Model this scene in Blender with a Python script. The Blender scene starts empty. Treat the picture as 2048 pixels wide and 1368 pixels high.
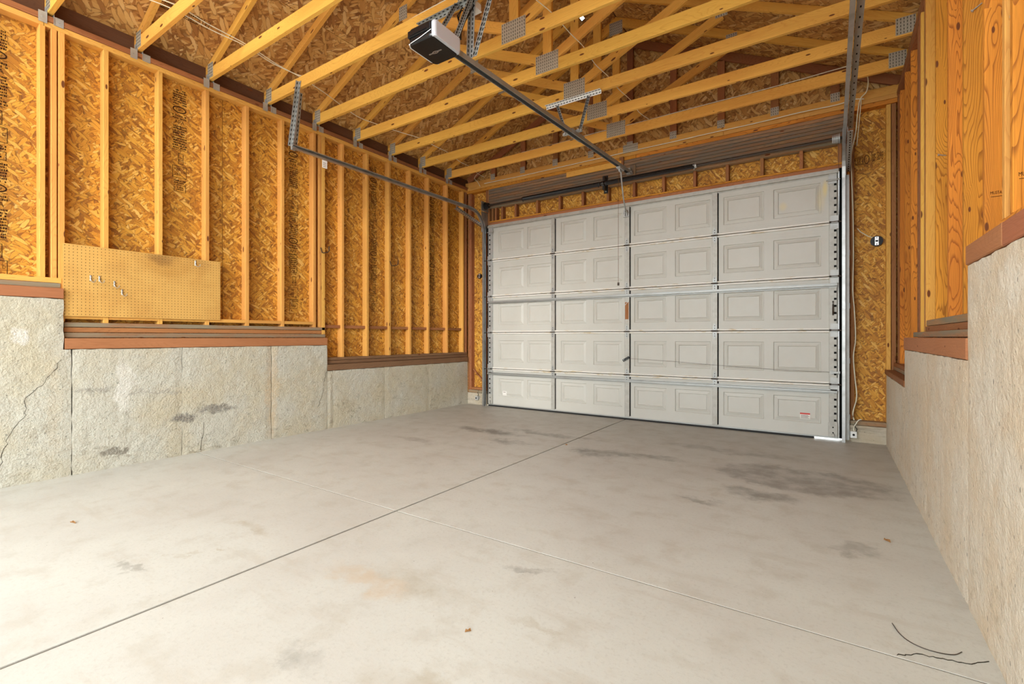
import bpy, math, random
from mathutils import Vector, Matrix
random.seed(7)
sc = bpy.context.scene
COL = sc.collection
PI = math.pi

# ------------------------------------------------------------------ camera, world, sun, exposure
H = 1.166
cam_d = bpy.data.cameras.new('camera'); cam = bpy.data.objects.new('camera', cam_d); COL.objects.link(cam)
cam.location = (0, 0, H); cam.rotation_euler = (PI/2, 0, 0.591)
cam_d.sensor_width = 36; cam_d.lens = 952.0/2048*36; cam_d.shift_y = -9.5/2048
cam_d.clip_start = 0.02; cam_d.clip_end = 200
sc.camera = cam

w = bpy.data.worlds.new('sky'); sc.world = w; w.use_nodes = True
bg = w.node_tree.nodes['Background']
bg.inputs['Color'].default_value = (0.905, 0.965, 0.975, 1); bg.inputs['Strength'].default_value = 3.6

sun_d = bpy.data.lights.new('sun', 'SUN'); sun = bpy.data.objects.new('sun', sun_d); COL.objects.link(sun)
sun_d.energy = 0.9; sun_d.angle = math.radians(11); sun_d.color = (1.0, 0.97, 0.92)
sun.rotation_euler = Vector((-0.42, 0.88, -0.22)).to_track_quat('-Z', 'Y').to_euler()

vs = sc.view_settings
vs.view_transform = 'Standard'; vs.look = 'None'; vs.gamma = 1.0; vs.use_curve_mapping = False
vs.exposure = 0.68
sc.cycles.max_bounces = 8; sc.cycles.diffuse_bounces = 6; sc.cycles.use_denoising = True
sc.cycles.caustics_reflective = False; sc.cycles.caustics_refractive = False

# ------------------------------------------------------------------ mesh builder
ROOT = {}            # object name -> world origin of its thing
class MB:
    def __init__(s): s.v=[]; s.f=[]; s.uv=[]; s.mi=[]; s.m=0
    def face(s, pts, uvs=None):
        i=len(s.v); s.v+= [tuple(p) for p in pts]; s.f.append(tuple(range(i,i+len(pts))))
        s.uv.append(uvs or [(p[0],p[1]) for p in pts]); s.mi.append(s.m)
    def prism(s, p0, p1, a, b, prof, caps=True, closed=True):
        """extrude the polygon prof (pairs along a,b) from p0 to p1; the grain runs along u"""
        p0=Vector(p0); p1=Vector(p1); a=Vector(a); b=Vector(b)
        L=(p1-p0).length; ou=random.random()*40; ov=random.random()*40
        n=len(prof); i=len(s.v)
        for p in (p0,p1):
            for (x,y) in prof: s.v.append(tuple(p+a*x+b*y))
        d=0; rng=range(n) if closed else range(n-1)
        for k in rng:
            k2=(k+1)%n
            e=math.hypot(prof[k2][0]-prof[k][0], prof[k2][1]-prof[k][1])
            s.f.append((i+k,i+k2,i+n+k2,i+n+k)); s.mi.append(s.m)
            s.uv.append([(ou,ov+d),(ou,ov+d+e),(ou+L,ov+d+e),(ou+L,ov+d)]); d+=e
        if caps and closed:
            for q,rev in ((i,True),(i+n,False)):
                idx=[q+k for k in range(n)]; pr=list(prof)
                if rev: idx=idx[::-1]; pr=pr[::-1]
                s.f.append(tuple(idx)); s.mi.append(s.m); s.uv.append([(ou+x*.35,ov+y) for x,y in pr])
    def beam(s, p0, p1, w, h, up=(0,0,1), ch=0.0025):
        """rectangular stick from p0 to p1 (centre line); h along up, w across"""
        p0=Vector(p0); p1=Vector(p1); t=(p1-p0).normalized(); up=Vector(up)
        a=t.cross(up).normalized(); b=a.cross(t).normalized()
        x=w/2; y=h/2; c=min(ch,x*.4,y*.4)
        if c>0: prof=[(-x+c,-y),(x-c,-y),(x,-y+c),(x,y-c),(x-c,y),(-x+c,y),(-x,y-c),(-x,-y+c)]
        else: prof=[(-x,-y),(x,-y),(x,y),(-x,y)]
        s.prism(p0,p1,a,b,prof)
    def box(s, x0,x1,y0,y1,z0,z1, ch=0.002):
        d=(x1-x0,y1-y0,z1-z0); k=d.index(max(d)); c=((x0+x1)/2,(y0+y1)/2,(z0+z1)/2)
        if k==0: s.beam((x0,c[1],c[2]),(x1,c[1],c[2]),d[1],d[2],(0,0,1),ch)
        elif k==1: s.beam((c[0],y0,c[2]),(c[0],y1,c[2]),d[0],d[2],(0,0,1),ch)
        else: s.beam((c[0],c[1],z0),(c[0],c[1],z1),d[0],d[1],(0,1,0),ch)
    def tube(s, pts, r, n=8, caps=True):
        pts=[Vector(p) for p in pts]; i=len(s.v); L=0
        up=Vector((0,0,1)); 
        for k,p in enumerate(pts):
            t=(pts[min(k+1,len(pts)-1)]-pts[max(k-1,0)]).normalized()
            if abs(t.z)>.95: up=Vector((0,1,0))
            else: up=Vector((0,0,1))
            a=t.cross(up).normalized(); b=a.cross(t)
            for j in range(n):
                g=2*PI*j/n; s.v.append(tuple(p+a*math.cos(g)*r+b*math.sin(g)*r))
        for k in range(len(pts)-1):
            l=(pts[k+1]-pts[k]).length
            for j in range(n):
                j2=(j+1)%n
                s.f.append((i+k*n+j,i+k*n+j2,i+(k+1)*n+j2,i+(k+1)*n+j)); s.mi.append(s.m)
                s.uv.append([(L,j/n*.1),(L,(j+1)/n*.1),(L+l,(j+1)/n*.1),(L+l,j/n*.1)])
            L+=l
        if caps:
            for q in (i,i+(len(pts)-1)*n):
                s.f.append(tuple(q+j for j in range(n))); s.mi.append(s.m); s.uv.append([(0,0)]*n)
    def sweep(s, path, prof, side=(1,0,0)):
        side=Vector(side); pts=[Vector(p) for p in path]; n=len(prof); i=len(s.v); L=0
        for k,p in enumerate(pts):
            t=(pts[min(k+1,len(pts)-1)]-pts[max(k-1,0)]).normalized()
            nn=t.cross(side).normalized()
            for (a,b) in prof: s.v.append(tuple(p+side*a+nn*b))
        for k in range(len(pts)-1):
            l=(pts[k+1]-pts[k]).length
            for j in range(n):
                j2=(j+1)%n
                s.f.append((i+k*n+j,i+k*n+j2,i+(k+1)*n+j2,i+(k+1)*n+j)); s.mi.append(s.m)
                s.uv.append([(L,j*.02),(L,j*.02+.02),(L+l,j*.02+.02),(L+l,j*.02)])
            L+=l
        for q in (i,i+(len(pts)-1)*n):
            s.f.append(tuple(q+j for j in range(n))); s.mi.append(s.m); s.uv.append([(0,0)]*n)
    def cyl(s, p0, p1, r, n=16): s.tube([p0,p1],r,n)
    def build(s, name, mats, parent=None, smooth=False, fix=True):
        me=bpy.data.meshes.new(name)
        o=Vector((0,0,0))
        if parent is not None: o=ROOT.get(parent.name, Vector((0,0,0)))
        me.from_pydata([(x-o.x,y-o.y,z-o.z) for x,y,z in s.v],[],s.f)
        uvl=me.uv_layers.new(name='UVMap')
        flat=[c for f in s.uv for p in f for c in p]; uvl.data.foreach_set('uv',flat)
        if not isinstance(mats,(list,tuple)): mats=[mats]
        for m in mats: me.materials.append(m)
        me.polygons.foreach_set('material_index',s.mi)
        if smooth: me.polygons.foreach_set('use_smooth',[True]*len(me.polygons))
        if fix:
            import bmesh
            bm=bmesh.new(); bm.from_mesh(me); bmesh.ops.recalc_face_normals(bm,faces=bm.faces); bm.to_mesh(me); bm.free()
        if smooth: 
            try: me.set_sharp_from_angle(angle=math.radians(40))
            except Exception: pass
        ob=bpy.data.objects.new(name,me); COL.objects.link(ob)
        if parent is not None:
            ob.parent=parent; ROOT[ob.name]=o
        else: ROOT[ob.name]=Vector((0,0,0))
        return ob
def tag(o,label=None,cat=None,group=None,kind=None):
    if label: o['label']=label
    if cat: o['category']=cat
    if group: o['group']=group
    if kind: o['kind']=kind
    return o
def thing(name,loc,label,cat,group=None,kind=None):
    e=bpy.data.objects.new(name,None); COL.objects.link(e); e.location=loc; ROOT[e.name]=Vector(loc); e.empty_display_size=.1
    return tag(e,label,cat,group,kind)
def lum(name,mat,parent,x0,x1,y0,y1,z0,z1,ch=.0025,label=None):
    m=MB(); m.box(x0,x1,y0,y1,z0,z1,ch); o=m.build(name,mat,parent,fix=False)
    if label: o['label']=label
    return o

# ------------------------------------------------------------------ materials
class NT:
    def __init__(s,name):
        s.mat=bpy.data.materials.new(name); s.mat.use_nodes=True; s.t=s.mat.node_tree; s.n=s.t.nodes; s.l=s.t.links
        s.bsdf=s.n['Principled BSDF']
    def node(s,typ,**k):
        n=s.n.new(typ)
        for a,b in k.items(): setattr(n,a,b)
        return n
    def set(s,sock,val):
        if hasattr(val,'is_output') or isinstance(val,bpy.types.NodeSocket): s.l.new(val,sock)
        else: sock.default_value=val
    def math(s,op,a,b=0.0,c=None,clamp=False):
        n=s.node('ShaderNodeMath',operation=op,use_clamp=clamp); s.set(n.inputs[0],a); s.set(n.inputs[1],b)
        if c is not None: s.set(n.inputs[2],c)
        return n.outputs[0]
    def vmath(s,op,a,b=(0,0,0)):
        n=s.node('ShaderNodeVectorMath',operation=op); s.set(n.inputs[0],a); s.set(n.inputs[1],b); return n.outputs[0]
    def mapping(s,v,loc=(0,0,0),rot=(0,0,0),sca=(1,1,1),typ='POINT'):
        n=s.node('ShaderNodeMapping',vector_type=typ); s.set(n.inputs['Vector'],v); s.set(n.inputs['Location'],loc)
        n.inputs['Rotation'].default_value=rot; n.inputs['Scale'].default_value=sca; return n.outputs[0]
    def noise(s,v,scale,detail=3,rough=.55,dist=0,dims='3D'):
        n=s.node('ShaderNodeTexNoise',noise_dimensions=dims); s.set(n.inputs['Vector'],v)
        n.inputs['Scale'].default_value=scale; n.inputs['Detail'].default_value=detail; n.inputs['Roughness'].default_value=rough
        n.inputs['Distortion'].default_value=dist; return n.outputs
    def vor(s,v,scale,feat='F1',dims='2D',rnd=1.0):
        n=s.node('ShaderNodeTexVoronoi',voronoi_dimensions=dims,feature=feat); s.set(n.inputs['Vector'],v)
        n.inputs['Scale'].default_value=scale; n.inputs['Randomness'].default_value=rnd; return n.outputs
    def ramp(s,f,stops,interp='LINEAR'):
        n=s.node('ShaderNodeValToRGB'); s.set(n.inputs[0],f); n.color_ramp.interpolation=interp
        e=n.color_ramp.elements
        while len(e)<len(stops): e.new(.5)
        for i,(p,c) in enumerate(stops): e[i].position=p; e[i].color=c if len(c)==4 else (*c,1)
        return n.outputs[0]
    def maprange(s,v,a,b,c=0,d=1,smooth=True):
        n=s.node('ShaderNodeMapRange'); n.interpolation_type='SMOOTHSTEP' if smooth else 'LINEAR'
        s.set(n.inputs[0],v); n.inputs[1].default_value=a; n.inputs[2].default_value=b; n.inputs[3].default_value=c; n.inputs[4].default_value=d
        return n.outputs[0]
    def mix(s,f,a,b,blend='MIX'):
        n=s.node('ShaderNodeMix',data_type='RGBA',blend_type=blend); s.set(n.inputs[0],f); s.set(n.inputs[6],a); s.set(n.inputs[7],b); return n.outputs[2]
    def uv(s): return s.node('ShaderNodeTexCoord').outputs['UV']
    def pos(s): return s.node('ShaderNodeNewGeometry').outputs['Position']
    def bump(s,h,strength=.3,dist=.01):
        n=s.node('ShaderNodeBump'); s.set(n.inputs['Height'],h); n.inputs['Strength'].default_value=strength; n.inputs['Distance'].default_value=dist
        s.l.new(n.outputs[0],s.bsdf.inputs['Normal'])
    def out(s,col=None,rough=.8,metal=0,spec=.3):
        if col is not None: s.set(s.bsdf.inputs['Base Color'],col)
        s.set(s.bsdf.inputs['Roughness'],rough); s.bsdf.inputs['Metallic'].default_value=metal
        s.bsdf.inputs['Specular IOR Level'].default_value=spec
        return s.mat
def c4(c): return (*c,1)

def plain(name,col,rough=.5,metal=0,spec=.4,var=.0):
    t=NT(name)
    if var:
        n=t.noise(t.pos(),14,4)[0]
        c=t.mix(t.maprange(n,.3,.7),c4([x*(1-var) for x in col]),c4([min(1,x*(1+var)) for x in col]))
        return t.out(c,rough,metal,spec)
    return t.out(c4(col),rough,metal,spec)

def wood(name,light,dark,knot=(.16,.05,.015),ring=1.0,knots=1.0,var=.25,weather=None,rough=.75,tint=None):
    """sawn lumber: growth-ring lines along u, bent round knots, fine fibre, one tone per piece"""
    t=NT(name); uv=t.uv(); rnd=t.node('ShaderNodeObjectInfo').outputs['Random']
    off=t.node('ShaderNodeCombineXYZ'); t.set(off.inputs[0],t.math('MULTIPLY',rnd,61.7)); t.set(off.inputs[1],t.math('MULTIPLY',rnd,23.1))
    p=t.vmath('ADD',uv,off.outputs[0])
    # knots
    kv=t.mapping(p,sca=(3.2,9.0,1)); kn=t.vor(kv,1.0); kd=kn['Distance']; kr=kn['Color']
    sep=t.node('ShaderNodeSeparateColor'); t.set(sep.inputs[0],kr)
    has=t.math('GREATER_THAN',sep.outputs[0],1-.42*knots)
    size=t.math('MULTIPLY_ADD',sep.outputs[1],.09,.035)
    kmask=t.math('MULTIPLY',t.math('SUBTRACT',1,t.math('DIVIDE',kd,size),clamp=True),has)
    kmask=t.maprange(kmask,0.0,.35)
    bend=t.math('MULTIPLY',t.math('MULTIPLY',t.maprange(kd,.05,.55,1,0),has),1.6)
    # rings
    q=t.mapping(p,sca=(.55,14,1)); wob=t.noise(q,1.0,2,.5,.6)[0]
    low=t.noise(t.mapping(p,sca=(.9,5,1)),1.0,1)[0]
    sx=t.node('ShaderNodeSeparateXYZ'); t.set(sx.inputs[0],p)
    ph=t.math('ADD',t.math('MULTIPLY',sx.outputs[1],40),t.math('ADD',t.math('MULTIPLY',low,34),bend))
    ph=t.math('ADD',ph,t.math('MULTIPLY',wob,5))
    rg=t.math('FRACT',ph); rline=t.maprange(rg,.62,.97); rline=t.math('MULTIPLY',rline,t.maprange(rg,1.0,.975,0,1))
    fib=t.noise(t.mapping(p,sca=(5,260,1)),1.0,3,.6)[0]
    col=t.mix(t.math('MULTIPLY',rline,.75*ring),c4(light),c4(dark))
    col=t.mix(t.math('MULTIPLY',t.maprange(low,.35,.7),.35),col,c4(dark))
    col=t.mix(t.math('MULTIPLY',t.maprange(fib,.35,.7),.22),col,c4([x*.55 for x in dark]))
    # tone per piece
    hv=t.node('ShaderNodeHueSaturation'); t.set(hv.inputs['Value'],t.math('MULTIPLY_ADD',rnd,var,1-var*.6))
    t.set(hv.inputs['Hue'],t.math('MULTIPLY_ADD',t.math('FRACT',t.math('MULTIPLY',rnd,7.31)),.012,.493)); t.set(hv.inputs['Color'],col)
    col=hv.outputs[0]
    if weather:
        wn=t.noise(t.mapping(p,sca=(1.6,16,1)),1.0,4,.65)[0]
        col=t.mix(t.maprange(wn,.38,.62),col,c4(weather))
    col=t.mix(kmask,col,c4(knot))
    t.bump(t.math('ADD',fib,t.math('MULTIPLY',kmask,.6)),.25,.002)
    return t.out(col,rough,0,.25)

def osb(name,stops,scale=1.0,dark=.72):
    """oriented strand board: four layers of long flakes lying at different angles"""
    t=NT(name); uv=t.uv(); rnd=t.node('ShaderNodeObjectInfo').outputs['Random']
    off=t.node('ShaderNodeCombineXYZ'); t.set(off.inputs[0],t.math('MULTIPLY',rnd,37)); t.set(off.inputs[1],t.math('MULTIPLY',rnd,53))
    p=t.vmath('ADD',uv,off.outputs[0])
    wn=t.noise(p,5.0,3,.6)[1]
    p=t.vmath('ADD',p,t.vmath('MULTIPLY',t.vmath('SUBTRACT',wn,(.5,.5,.5)),(.05,.05,0)))
    val=None; edge=None
    for k,(ang,sx,sy) in enumerate(((.3,9,30),(1.35,10,36),(-.55,8,26),(2.3,12,44),(.95,7,30))):
        q=t.mapping(p,loc=(k*3.1,k*1.7,0),rot=(0,0,ang),sca=(sx*scale,sy*scale,1)) if False else t.mapping(t.mapping(p,rot=(0,0,ang)),loc=(k*3.1,k*1.7,0),sca=(sx*scale,sy*scale,1))
        v=t.vor(q,1.0); s=t.node('ShaderNodeSeparateColor'); t.set(s.inputs[0],v['Color'])
        e=t.maprange(v['Distance'],.42,.62)
        if val is None: val=s.outputs[0]; edge=e
        else:
            on=t.math('MULTIPLY',t.math('GREATER_THAN',s.outputs[1],.52),t.math('LESS_THAN',v['Distance'],.52))
            rim=t.maprange(v['Distance'],.40,.52)
            mv=t.node('ShaderNodeMix',data_type='FLOAT'); t.set(mv.inputs[0],on); t.set(mv.inputs[2],val); t.set(mv.inputs[3],s.outputs[0]); val=mv.outputs[0]
            me=t.node('ShaderNodeMix',data_type='FLOAT'); t.set(me.inputs[0],on); t.set(me.inputs[2],edge); t.set(me.inputs[3],rim); edge=me.outputs[0]
    fine=t.noise(t.mapping(p,rot=(0,0,.5),sca=(30,150,1)),1.0,3,.6)[0]
    val=t.math('ADD',t.math('MULTIPLY',val,.82),t.math('MULTIPLY',fine,.22))
    col=t.ramp(val,stops)
    big=t.noise(p,1.3,2)[0]
    col=t.mix(t.math('MULTIPLY',t.maprange(big,.35,.7),.3),col,c4((.40,.17,.03)))
    col=t.mix(t.math('MULTIPLY',edge,dark),col,c4((.17,.06,.012)))
    t.bump(t.math('SUBTRACT',val,t.math('MULTIPLY',edge,.8)),.5,.004)
    return t.out(col,.62,0,.35)

OSB_STOPS=[(0,(.09,.028,.006)),(.10,(.28,.105,.018)),(.28,(.48,.20,.024)),(.5,(.62,.29,.036)),(.75,(.71,.37,.052)),(.93,(.80,.48,.12)),(1,(.84,.58,.25))]
M={}
M['osb']=osb('oriented_strand_board',OSB_STOPS,1.22)
M['osb_roof']=osb('roof_strand_board',[(0,(.10,.035,.012)),(.12,(.30,.13,.04)),(.32,(.50,.25,.07)),(.55,(.60,.33,.10)),(.8,(.70,.43,.15)),(1,(.82,.58,.28))],.8,.7)
M['pine']=wood('yellow_pine',(.88,.50,.10),(.64,.27,.045),var=.18,ring=.45,knots=.9)
M['stud']=wood('pine_stud',(.78,.42,.10),(.52,.21,.045),var=.22,ring=.5,knots=.5)
M['fir']=wood('orange_fir',(.78,.32,.04),(.27,.08,.012),var=.22,ring=1.0,knots=1.0)
M['brown']=wood('brown_lumber',(.40,.17,.065),(.22,.08,.03),var=.35,ring=.6,knots=.5)
M['dark_wood']=wood('dark_brown_lumber',(.13,.06,.03),(.07,.03,.015),var=.3,ring=.5,knots=.3)
M['shaded_sill']=wood('shaded_sill_timber',(.24,.13,.07),(.14,.07,.035),var=.2,ring=.5,knots=.4)  # timber colour darkened to carry the shade on the left wall's far section
M['red']=wood('redwood_sill',(.43,.175,.08),(.28,.10,.04),var=.12,ring=.35,knots=.35)
M['plate']=wood('weathered_plate',(.42,.24,.12),(.24,.12,.05),var=.25,ring=.6,knots=.4,weather=(.26,.22,.15))
M['header']=wood('weathered_header',(.38,.21,.10),(.20,.10,.05),var=.55,ring=.7,knots=.55,weather=(.17,.135,.10))

def concrete_wall(name,base,warm,dark,stains,streak=0.0):
    t=NT(name); P=t.pos()
    n1=t.noise(P,2.2,5,.6)[0]; n2=t.noise(P,9,4,.65)[0]; n3=t.noise(P,60,3,.6)[0]
    col=t.mix(t.maprange(n1,.35,.68),c4(base),c4(warm))
    col=t.mix(t.math('MULTIPLY',t.maprange(n2,.52,.75),.35),col,c4([x*.78 for x in base]))
    col=t.mix(t.math('MULTIPLY',t.maprange(n3,.6,.8),.3),col,c4([x*.7 for x in base]))
    # bug holes
    pv=t.vor(t.mapping(P,sca=(1,1,.6 if streak else 1.5)),26,dims='3D'); s=t.node('ShaderNodeSeparateColor'); t.set(s.inputs[0],pv['Color'])
    pit=t.math('MULTIPLY',t.math('LESS_THAN',pv['Distance'],t.math('MULTIPLY',s.outputs[1],.17)),t.math('GREATER_THAN',s.outputs[0],.55))
    sx=t.node('ShaderNodeSeparateXYZ'); t.set(sx.inputs[0],P)
    low=t.maprange(sx.outputs[2],.75,.0)
    wn=t.noise(t.mapping(P,sca=(1,6,14)),1.6,5,.7,.4)[0]
    dirt=t.math('MULTIPLY',t.maprange(wn,.52,.72),t.math('MULTIPLY_ADD',low,.8,.25))
    col=t.mix(t.math('MULTIPLY',dirt,.6),col,c4(dark))
    if streak:
        st=t.noise(t.mapping(P,sca=(9,22,1.1)),1.0,4,.6)[0]
        col=t.mix(t.math('MULTIPLY',t.maprange(st,.56,.78),streak),col,c4([x*.62 for x in warm]))
    wn2=t.noise(P,7,5,.7)[1]
    Pd=t.vmath('ADD',P,t.vmath('MULTIPLY',t.vmath('SUBTRACT',wn2,(.5,.5,.5)),(.25,.25,.25)))
    for (loc,rad,strength,c) in stains:
        m=t.vmath('MULTIPLY',t.vmath('SUBTRACT',Pd,loc),tuple(1/r for r in rad))
        ln=t.node('ShaderNodeVectorMath',operation='LENGTH'); t.set(ln.inputs[0],m)
        f=t.math('MULTIPLY',t.maprange(ln.outputs['Value'],1.0,.45),strength)
        f=t.math('MULTIPLY',f,t.maprange(n3,.3,.6,.45,1))
        col=t.mix(f,col,c4(c))
    col=t.mix(t.math('MULTIPLY',pit,.75),col,c4([x*.35 for x in base]))
    h=t.math('SUBTRACT',t.math('ADD',t.math('MULTIPLY',n2,.7),t.math('MULTIPLY',n3,.35)),t.math('MULTIPLY',pit,.8))
    h=t.math('ADD',h,t.math('MULTIPLY',t.math('SUBTRACT',wn,.5),.5))
    t.bump(h,.9,.022)
    return t.out(col,.85,0,.25)
G=(.16,.15,.135)
M['conc_left']=concrete_wall('foundation_concrete_left',(.52,.51,.44),(.50,.455,.34),(.23,.20,.15),[
  ((-5.32,2.10,.37),(.2,.16,.05),.9,G),((-5.32,2.42,.42),(.2,.24,.055),.75,G),
  ((-5.32,1.85,.66),(.2,.40,.018),.55,(.3,.28,.25)),((-5.32,1.40,.70),(.2,.16,.03),.6,(.25,.23,.2)),((-5.32,1.62,.75),(.2,.09,.3),.5,(.75,.74,.70)),
  ((-5.32,.95,1.17),(.2,.06,.09),.5,(.78,.78,.78)),((-5.32,1.55,.16),(.2,.12,.05),.8,(.16,.14,.11)),
  ((-5.32,3.0,.55),(.2,.10,.7),.45,(.58,.42,.24)),((-5.32,5.9,.4),(.2,1.0,.6),.25,(.36,.32,.24)),((-5.32,1.15,.6),(.2,.06,.7),.2,(.5,.38,.22))])
M['conc_right']=concrete_wall('foundation_concrete_right',(.66,.60,.50),(.64,.53,.39),(.40,.33,.23),[
  ((.49,2.2,1.35),(.2,.2,.10),.35,(.78,.74,.66))],.32)
M['conc_curb']=concrete_wall('curb_concrete',(.52,.47,.38),(.48,.40,.28),(.18,.15,.11),[])

def floor_mat():
    t=NT('floor_concrete'); P=t.pos()
    n1=t.noise(P,.9,5,.6,.3)[0]; n2=t.noise(P,5,5,.62)[0]; n3=t.noise(P,55,4,.6)[0]
    base=(.575,.582,.54)
    col=t.mix(t.maprange(n1,.38,.66),c4(base),c4((.53,.525,.485)))
    col=t.mix(t.math('MULTIPLY',t.maprange(n2,.5,.70),.50),col,c4((.46,.435,.375)))
    col=t.mix(t.math('MULTIPLY',t.maprange(n3,.5,.72),.35),col,c4((.40,.385,.345)))
    n4=t.noise(P,240,2,.5)[0]; col=t.mix(t.math('MULTIPLY',t.maprange(n4,.55,.8),.3),col,c4((.33,.315,.28)))
    streak=t.noise(t.mapping(P,rot=(0,0,.35),sca=(1.2,5,1)),1.3,5,.65)[0]
    col=t.mix(t.math('MULTIPLY',t.maprange(streak,.54,.70),.42),col,c4((.46,.43,.37)))
    sx=t.node('ShaderNodeSeparateXYZ'); t.set(sx.inputs[0],P)
    far=t.maprange(sx.outputs[1],3.2,6.2)          # dirt tracked in and left near the door
    col=t.mix(t.math('MULTIPLY',far,.45),col,c4((.34,.305,.25)))
    wn=t.noise(P,3.2,6,.7)[1]; Pd=t.vmath('ADD',P,t.vmath('MULTIPLY',t.vmath('SUBTRACT',wn,(.5,.5,.5)),(.55,.55,0)))
    D=(.15,.14,.12); Bn=(.36,.31,.22)
    for (x,y,rx,ry,s_,c,soft) in (
        (-3.55,4.75,.75,.16,.75,D,.3),(-3.0,4.35,.35,.12,.6,D,.3),(-2.0,4.45,.30,.22,.7,D,.3),(-1.55,4.6,.55,.13,.55,D,.3),(-2.85,5.0,.9,.10,.5,D,.3),
        (-.25,4.55,.72,.42,.62,(.20,.185,.165),.75),(-.45,3.95,.35,.14,.6,D,.3),(-.75,3.6,.2,.08,.5,D,.3),(.1,3.2,.14,.12,.4,D,.4),
        (-.9,5.3,.9,.16,.35,D,.3),(-3.9,3.9,.5,.12,.3,D,.3),
        (-1.85,1.50,.38,.10,.55,(.52,.40,.27),.2),(-1.62,1.62,.42,.16,.45,Bn,.2),(-1.25,2.02,.14,.05,.6,D,.3),(-1.0,1.62,.18,.06,.5,Bn,.3),(-.80,1.36,.10,.07,.45,(.5,.36,.22),.3),
        (-2.95,1.55,.30,.07,.4,Bn,.3),(-2.75,1.26,.08,.035,.6,Bn,.3),(-2.9,1.15,.07,.03,.5,Bn,.3),(-2.95,.92,.14,.05,.5,D,.3),(-1.15,1.15,.22,.12,.4,Bn,.3),(-1.6,1.05,.18,.08,.35,D,.3)):
        m=t.vmath('MULTIPLY',t.vmath('SUBTRACT',Pd,(x,y,0)),(1/rx,1/ry,0))
        ln=t.node('ShaderNodeVectorMath',operation='LENGTH'); t.set(ln.inputs[0],m)
        f=t.math('MULTIPLY',t.maprange(ln.outputs['Value'],1.0,soft),s_*.98); f=t.math('MULTIPLY',f,t.maprange(n2,.3,.62,.35,1))
        col=t.mix(f,col,c4(c))
    sp=t.vor(P,14,dims='3D'); s=t.node('ShaderNodeSeparateColor'); t.set(s.inputs[0],sp['Color'])
    spot=t.math('MULTIPLY',t.math('LESS_THAN',sp['Distance'],t.math('MULTIPLY',s.outputs[1],.055)),t.math('GREATER_THAN',s.outputs[0],.6))
    col=t.mix(t.math('MULTIPLY',spot,.7),col,c4((.14,.12,.10)))
    t.bump(t.math('ADD',n3,t.math('MULTIPLY',n2,.5)),.12,.004)
    r=t.maprange(n2,.3,.7,.42,.62)
    return t.out(col,r,0,.35)
M['floor']=floor_mat()
M['joint']=plain('joint_filler',(.05,.045,.035),.95,0,.1)
M['tool']=plain('tooled_groove',(.15,.135,.11),.9,0,.2,.2)

def steel(name,col,rough,dirt=(.25,.22,.18),amt=.3,metal=1.0):
    t=NT(name); P=t.pos(); n=t.noise(P,30,4,.6)[0]; n2=t.noise(P,7,4,.6)[0]
    c=t.mix(t.math('MULTIPLY',t.maprange(n2,.45,.7),amt),c4(col),c4(dirt))
    c=t.mix(t.math('MULTIPLY',t.maprange(n,.5,.75),.25),c,c4([x*.7 for x in col]))
    return t.out(c,rough,metal,.5)
M['galv']=steel('galvanized_steel',(.42,.43,.42),.5,(.26,.25,.22),.35,.6)
M['galv_dull']=steel('dull_galvanized_steel',(.50,.51,.50),.55,(.30,.29,.26),.4,.6)
M['plate_steel']=steel('truss_plate_steel',(.50,.45,.36),.6,(.40,.33,.23),.5,.25)
M['track']=steel('track_steel',(.50,.51,.51),.38,(.2,.19,.17),.4,.85)
M['black_metal']=plain('black_oiled_steel',(.012,.012,.013),.32,0,.5)
M['hole_and_shade']=plain('slot_and_shade',(.012,.012,.012),.9,0,.1)  # punched holes, and the shadow strips painted beside the door stiles
M['black_plastic']=plain('black_plastic',(.008,.008,.009),.2,0,.3)
M['rubber']=plain('black_rubber',(.015,.015,.015),.7)
M['white_plastic']=plain('white_plastic',(.78,.78,.76),.4)
M['white_wire']=plain('white_cable_jacket',(.78,.76,.62),.45)
M['cream_wire']=plain('cream_cable_jacket',(.72,.68,.50),.5)
M['ink']=plain('stamped_ink',(.035,.015,.007),.8,0,.1)
M['ink_faint']=plain('faint_ink',(.17,.07,.02),.8,0,.1)
M['leaf']=plain('dry_leaf',(.30,.15,.05),.8)
M['red_print']=plain('red_print',(.6,.05,.04),.5)
M['paper']=plain('paper_label',(.82,.80,.76),.6)
M['silver']=plain('silver_badge',(.75,.75,.75),.25,.8)
M['wire_metal']=plain('zinc_wire',(.62,.62,.58),.3,.8)
M['iron']=plain('dark_iron_hook',(.06,.045,.035),.45,.5)
M['asphalt']=plain('driveway_concrete',(.62,.60,.56),.9,0,.2,.1)
def door_paint():
    t=NT('white_door_paint'); P=t.pos(); n=t.noise(P,4,4,.6)[0]; n2=t.noise(t.mapping(P,sca=(1,1,40)),6,3,.6)[0]
    c=t.mix(t.maprange(n,.3,.75),c4((.575,.57,.525)),c4((.555,.545,.495)))
    for (x,z,rx,rz,s_) in ((-.48,2.72,.06,.07,.35),(-.06,2.86,.035,.13,.65),(-.1,2.75,.06,.2,.25)):
        m=t.vmath('MULTIPLY',t.vmath('SUBTRACT',P,(x,6.5,z)),(1/rx,0,1/rz))
        ln=t.node('ShaderNodeVectorMath',operation='LENGTH'); t.set(ln.inputs[0],m)
        c=t.mix(t.math('MULTIPLY',t.maprange(ln.outputs['Value'],1.0,.2),s_),c,c4((.78,.62,.22)))
    t.bump(n2,.05,.002)
    return t.out(c,.42,0,.4)
M['door']=door_paint()
def rail_paint():
    t=NT('worn_door_rail_paint'); P=t.pos(); n=t.noise(t.mapping(P,sca=(1,1,6)),7,5,.7)[0]
    c=t.mix(t.maprange(n,.52,.66),c4((.74,.72,.67)),c4((.60,.50,.33)))
    return t.out(c,.4,0,.4)
M['door_rail']=rail_paint()
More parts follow.
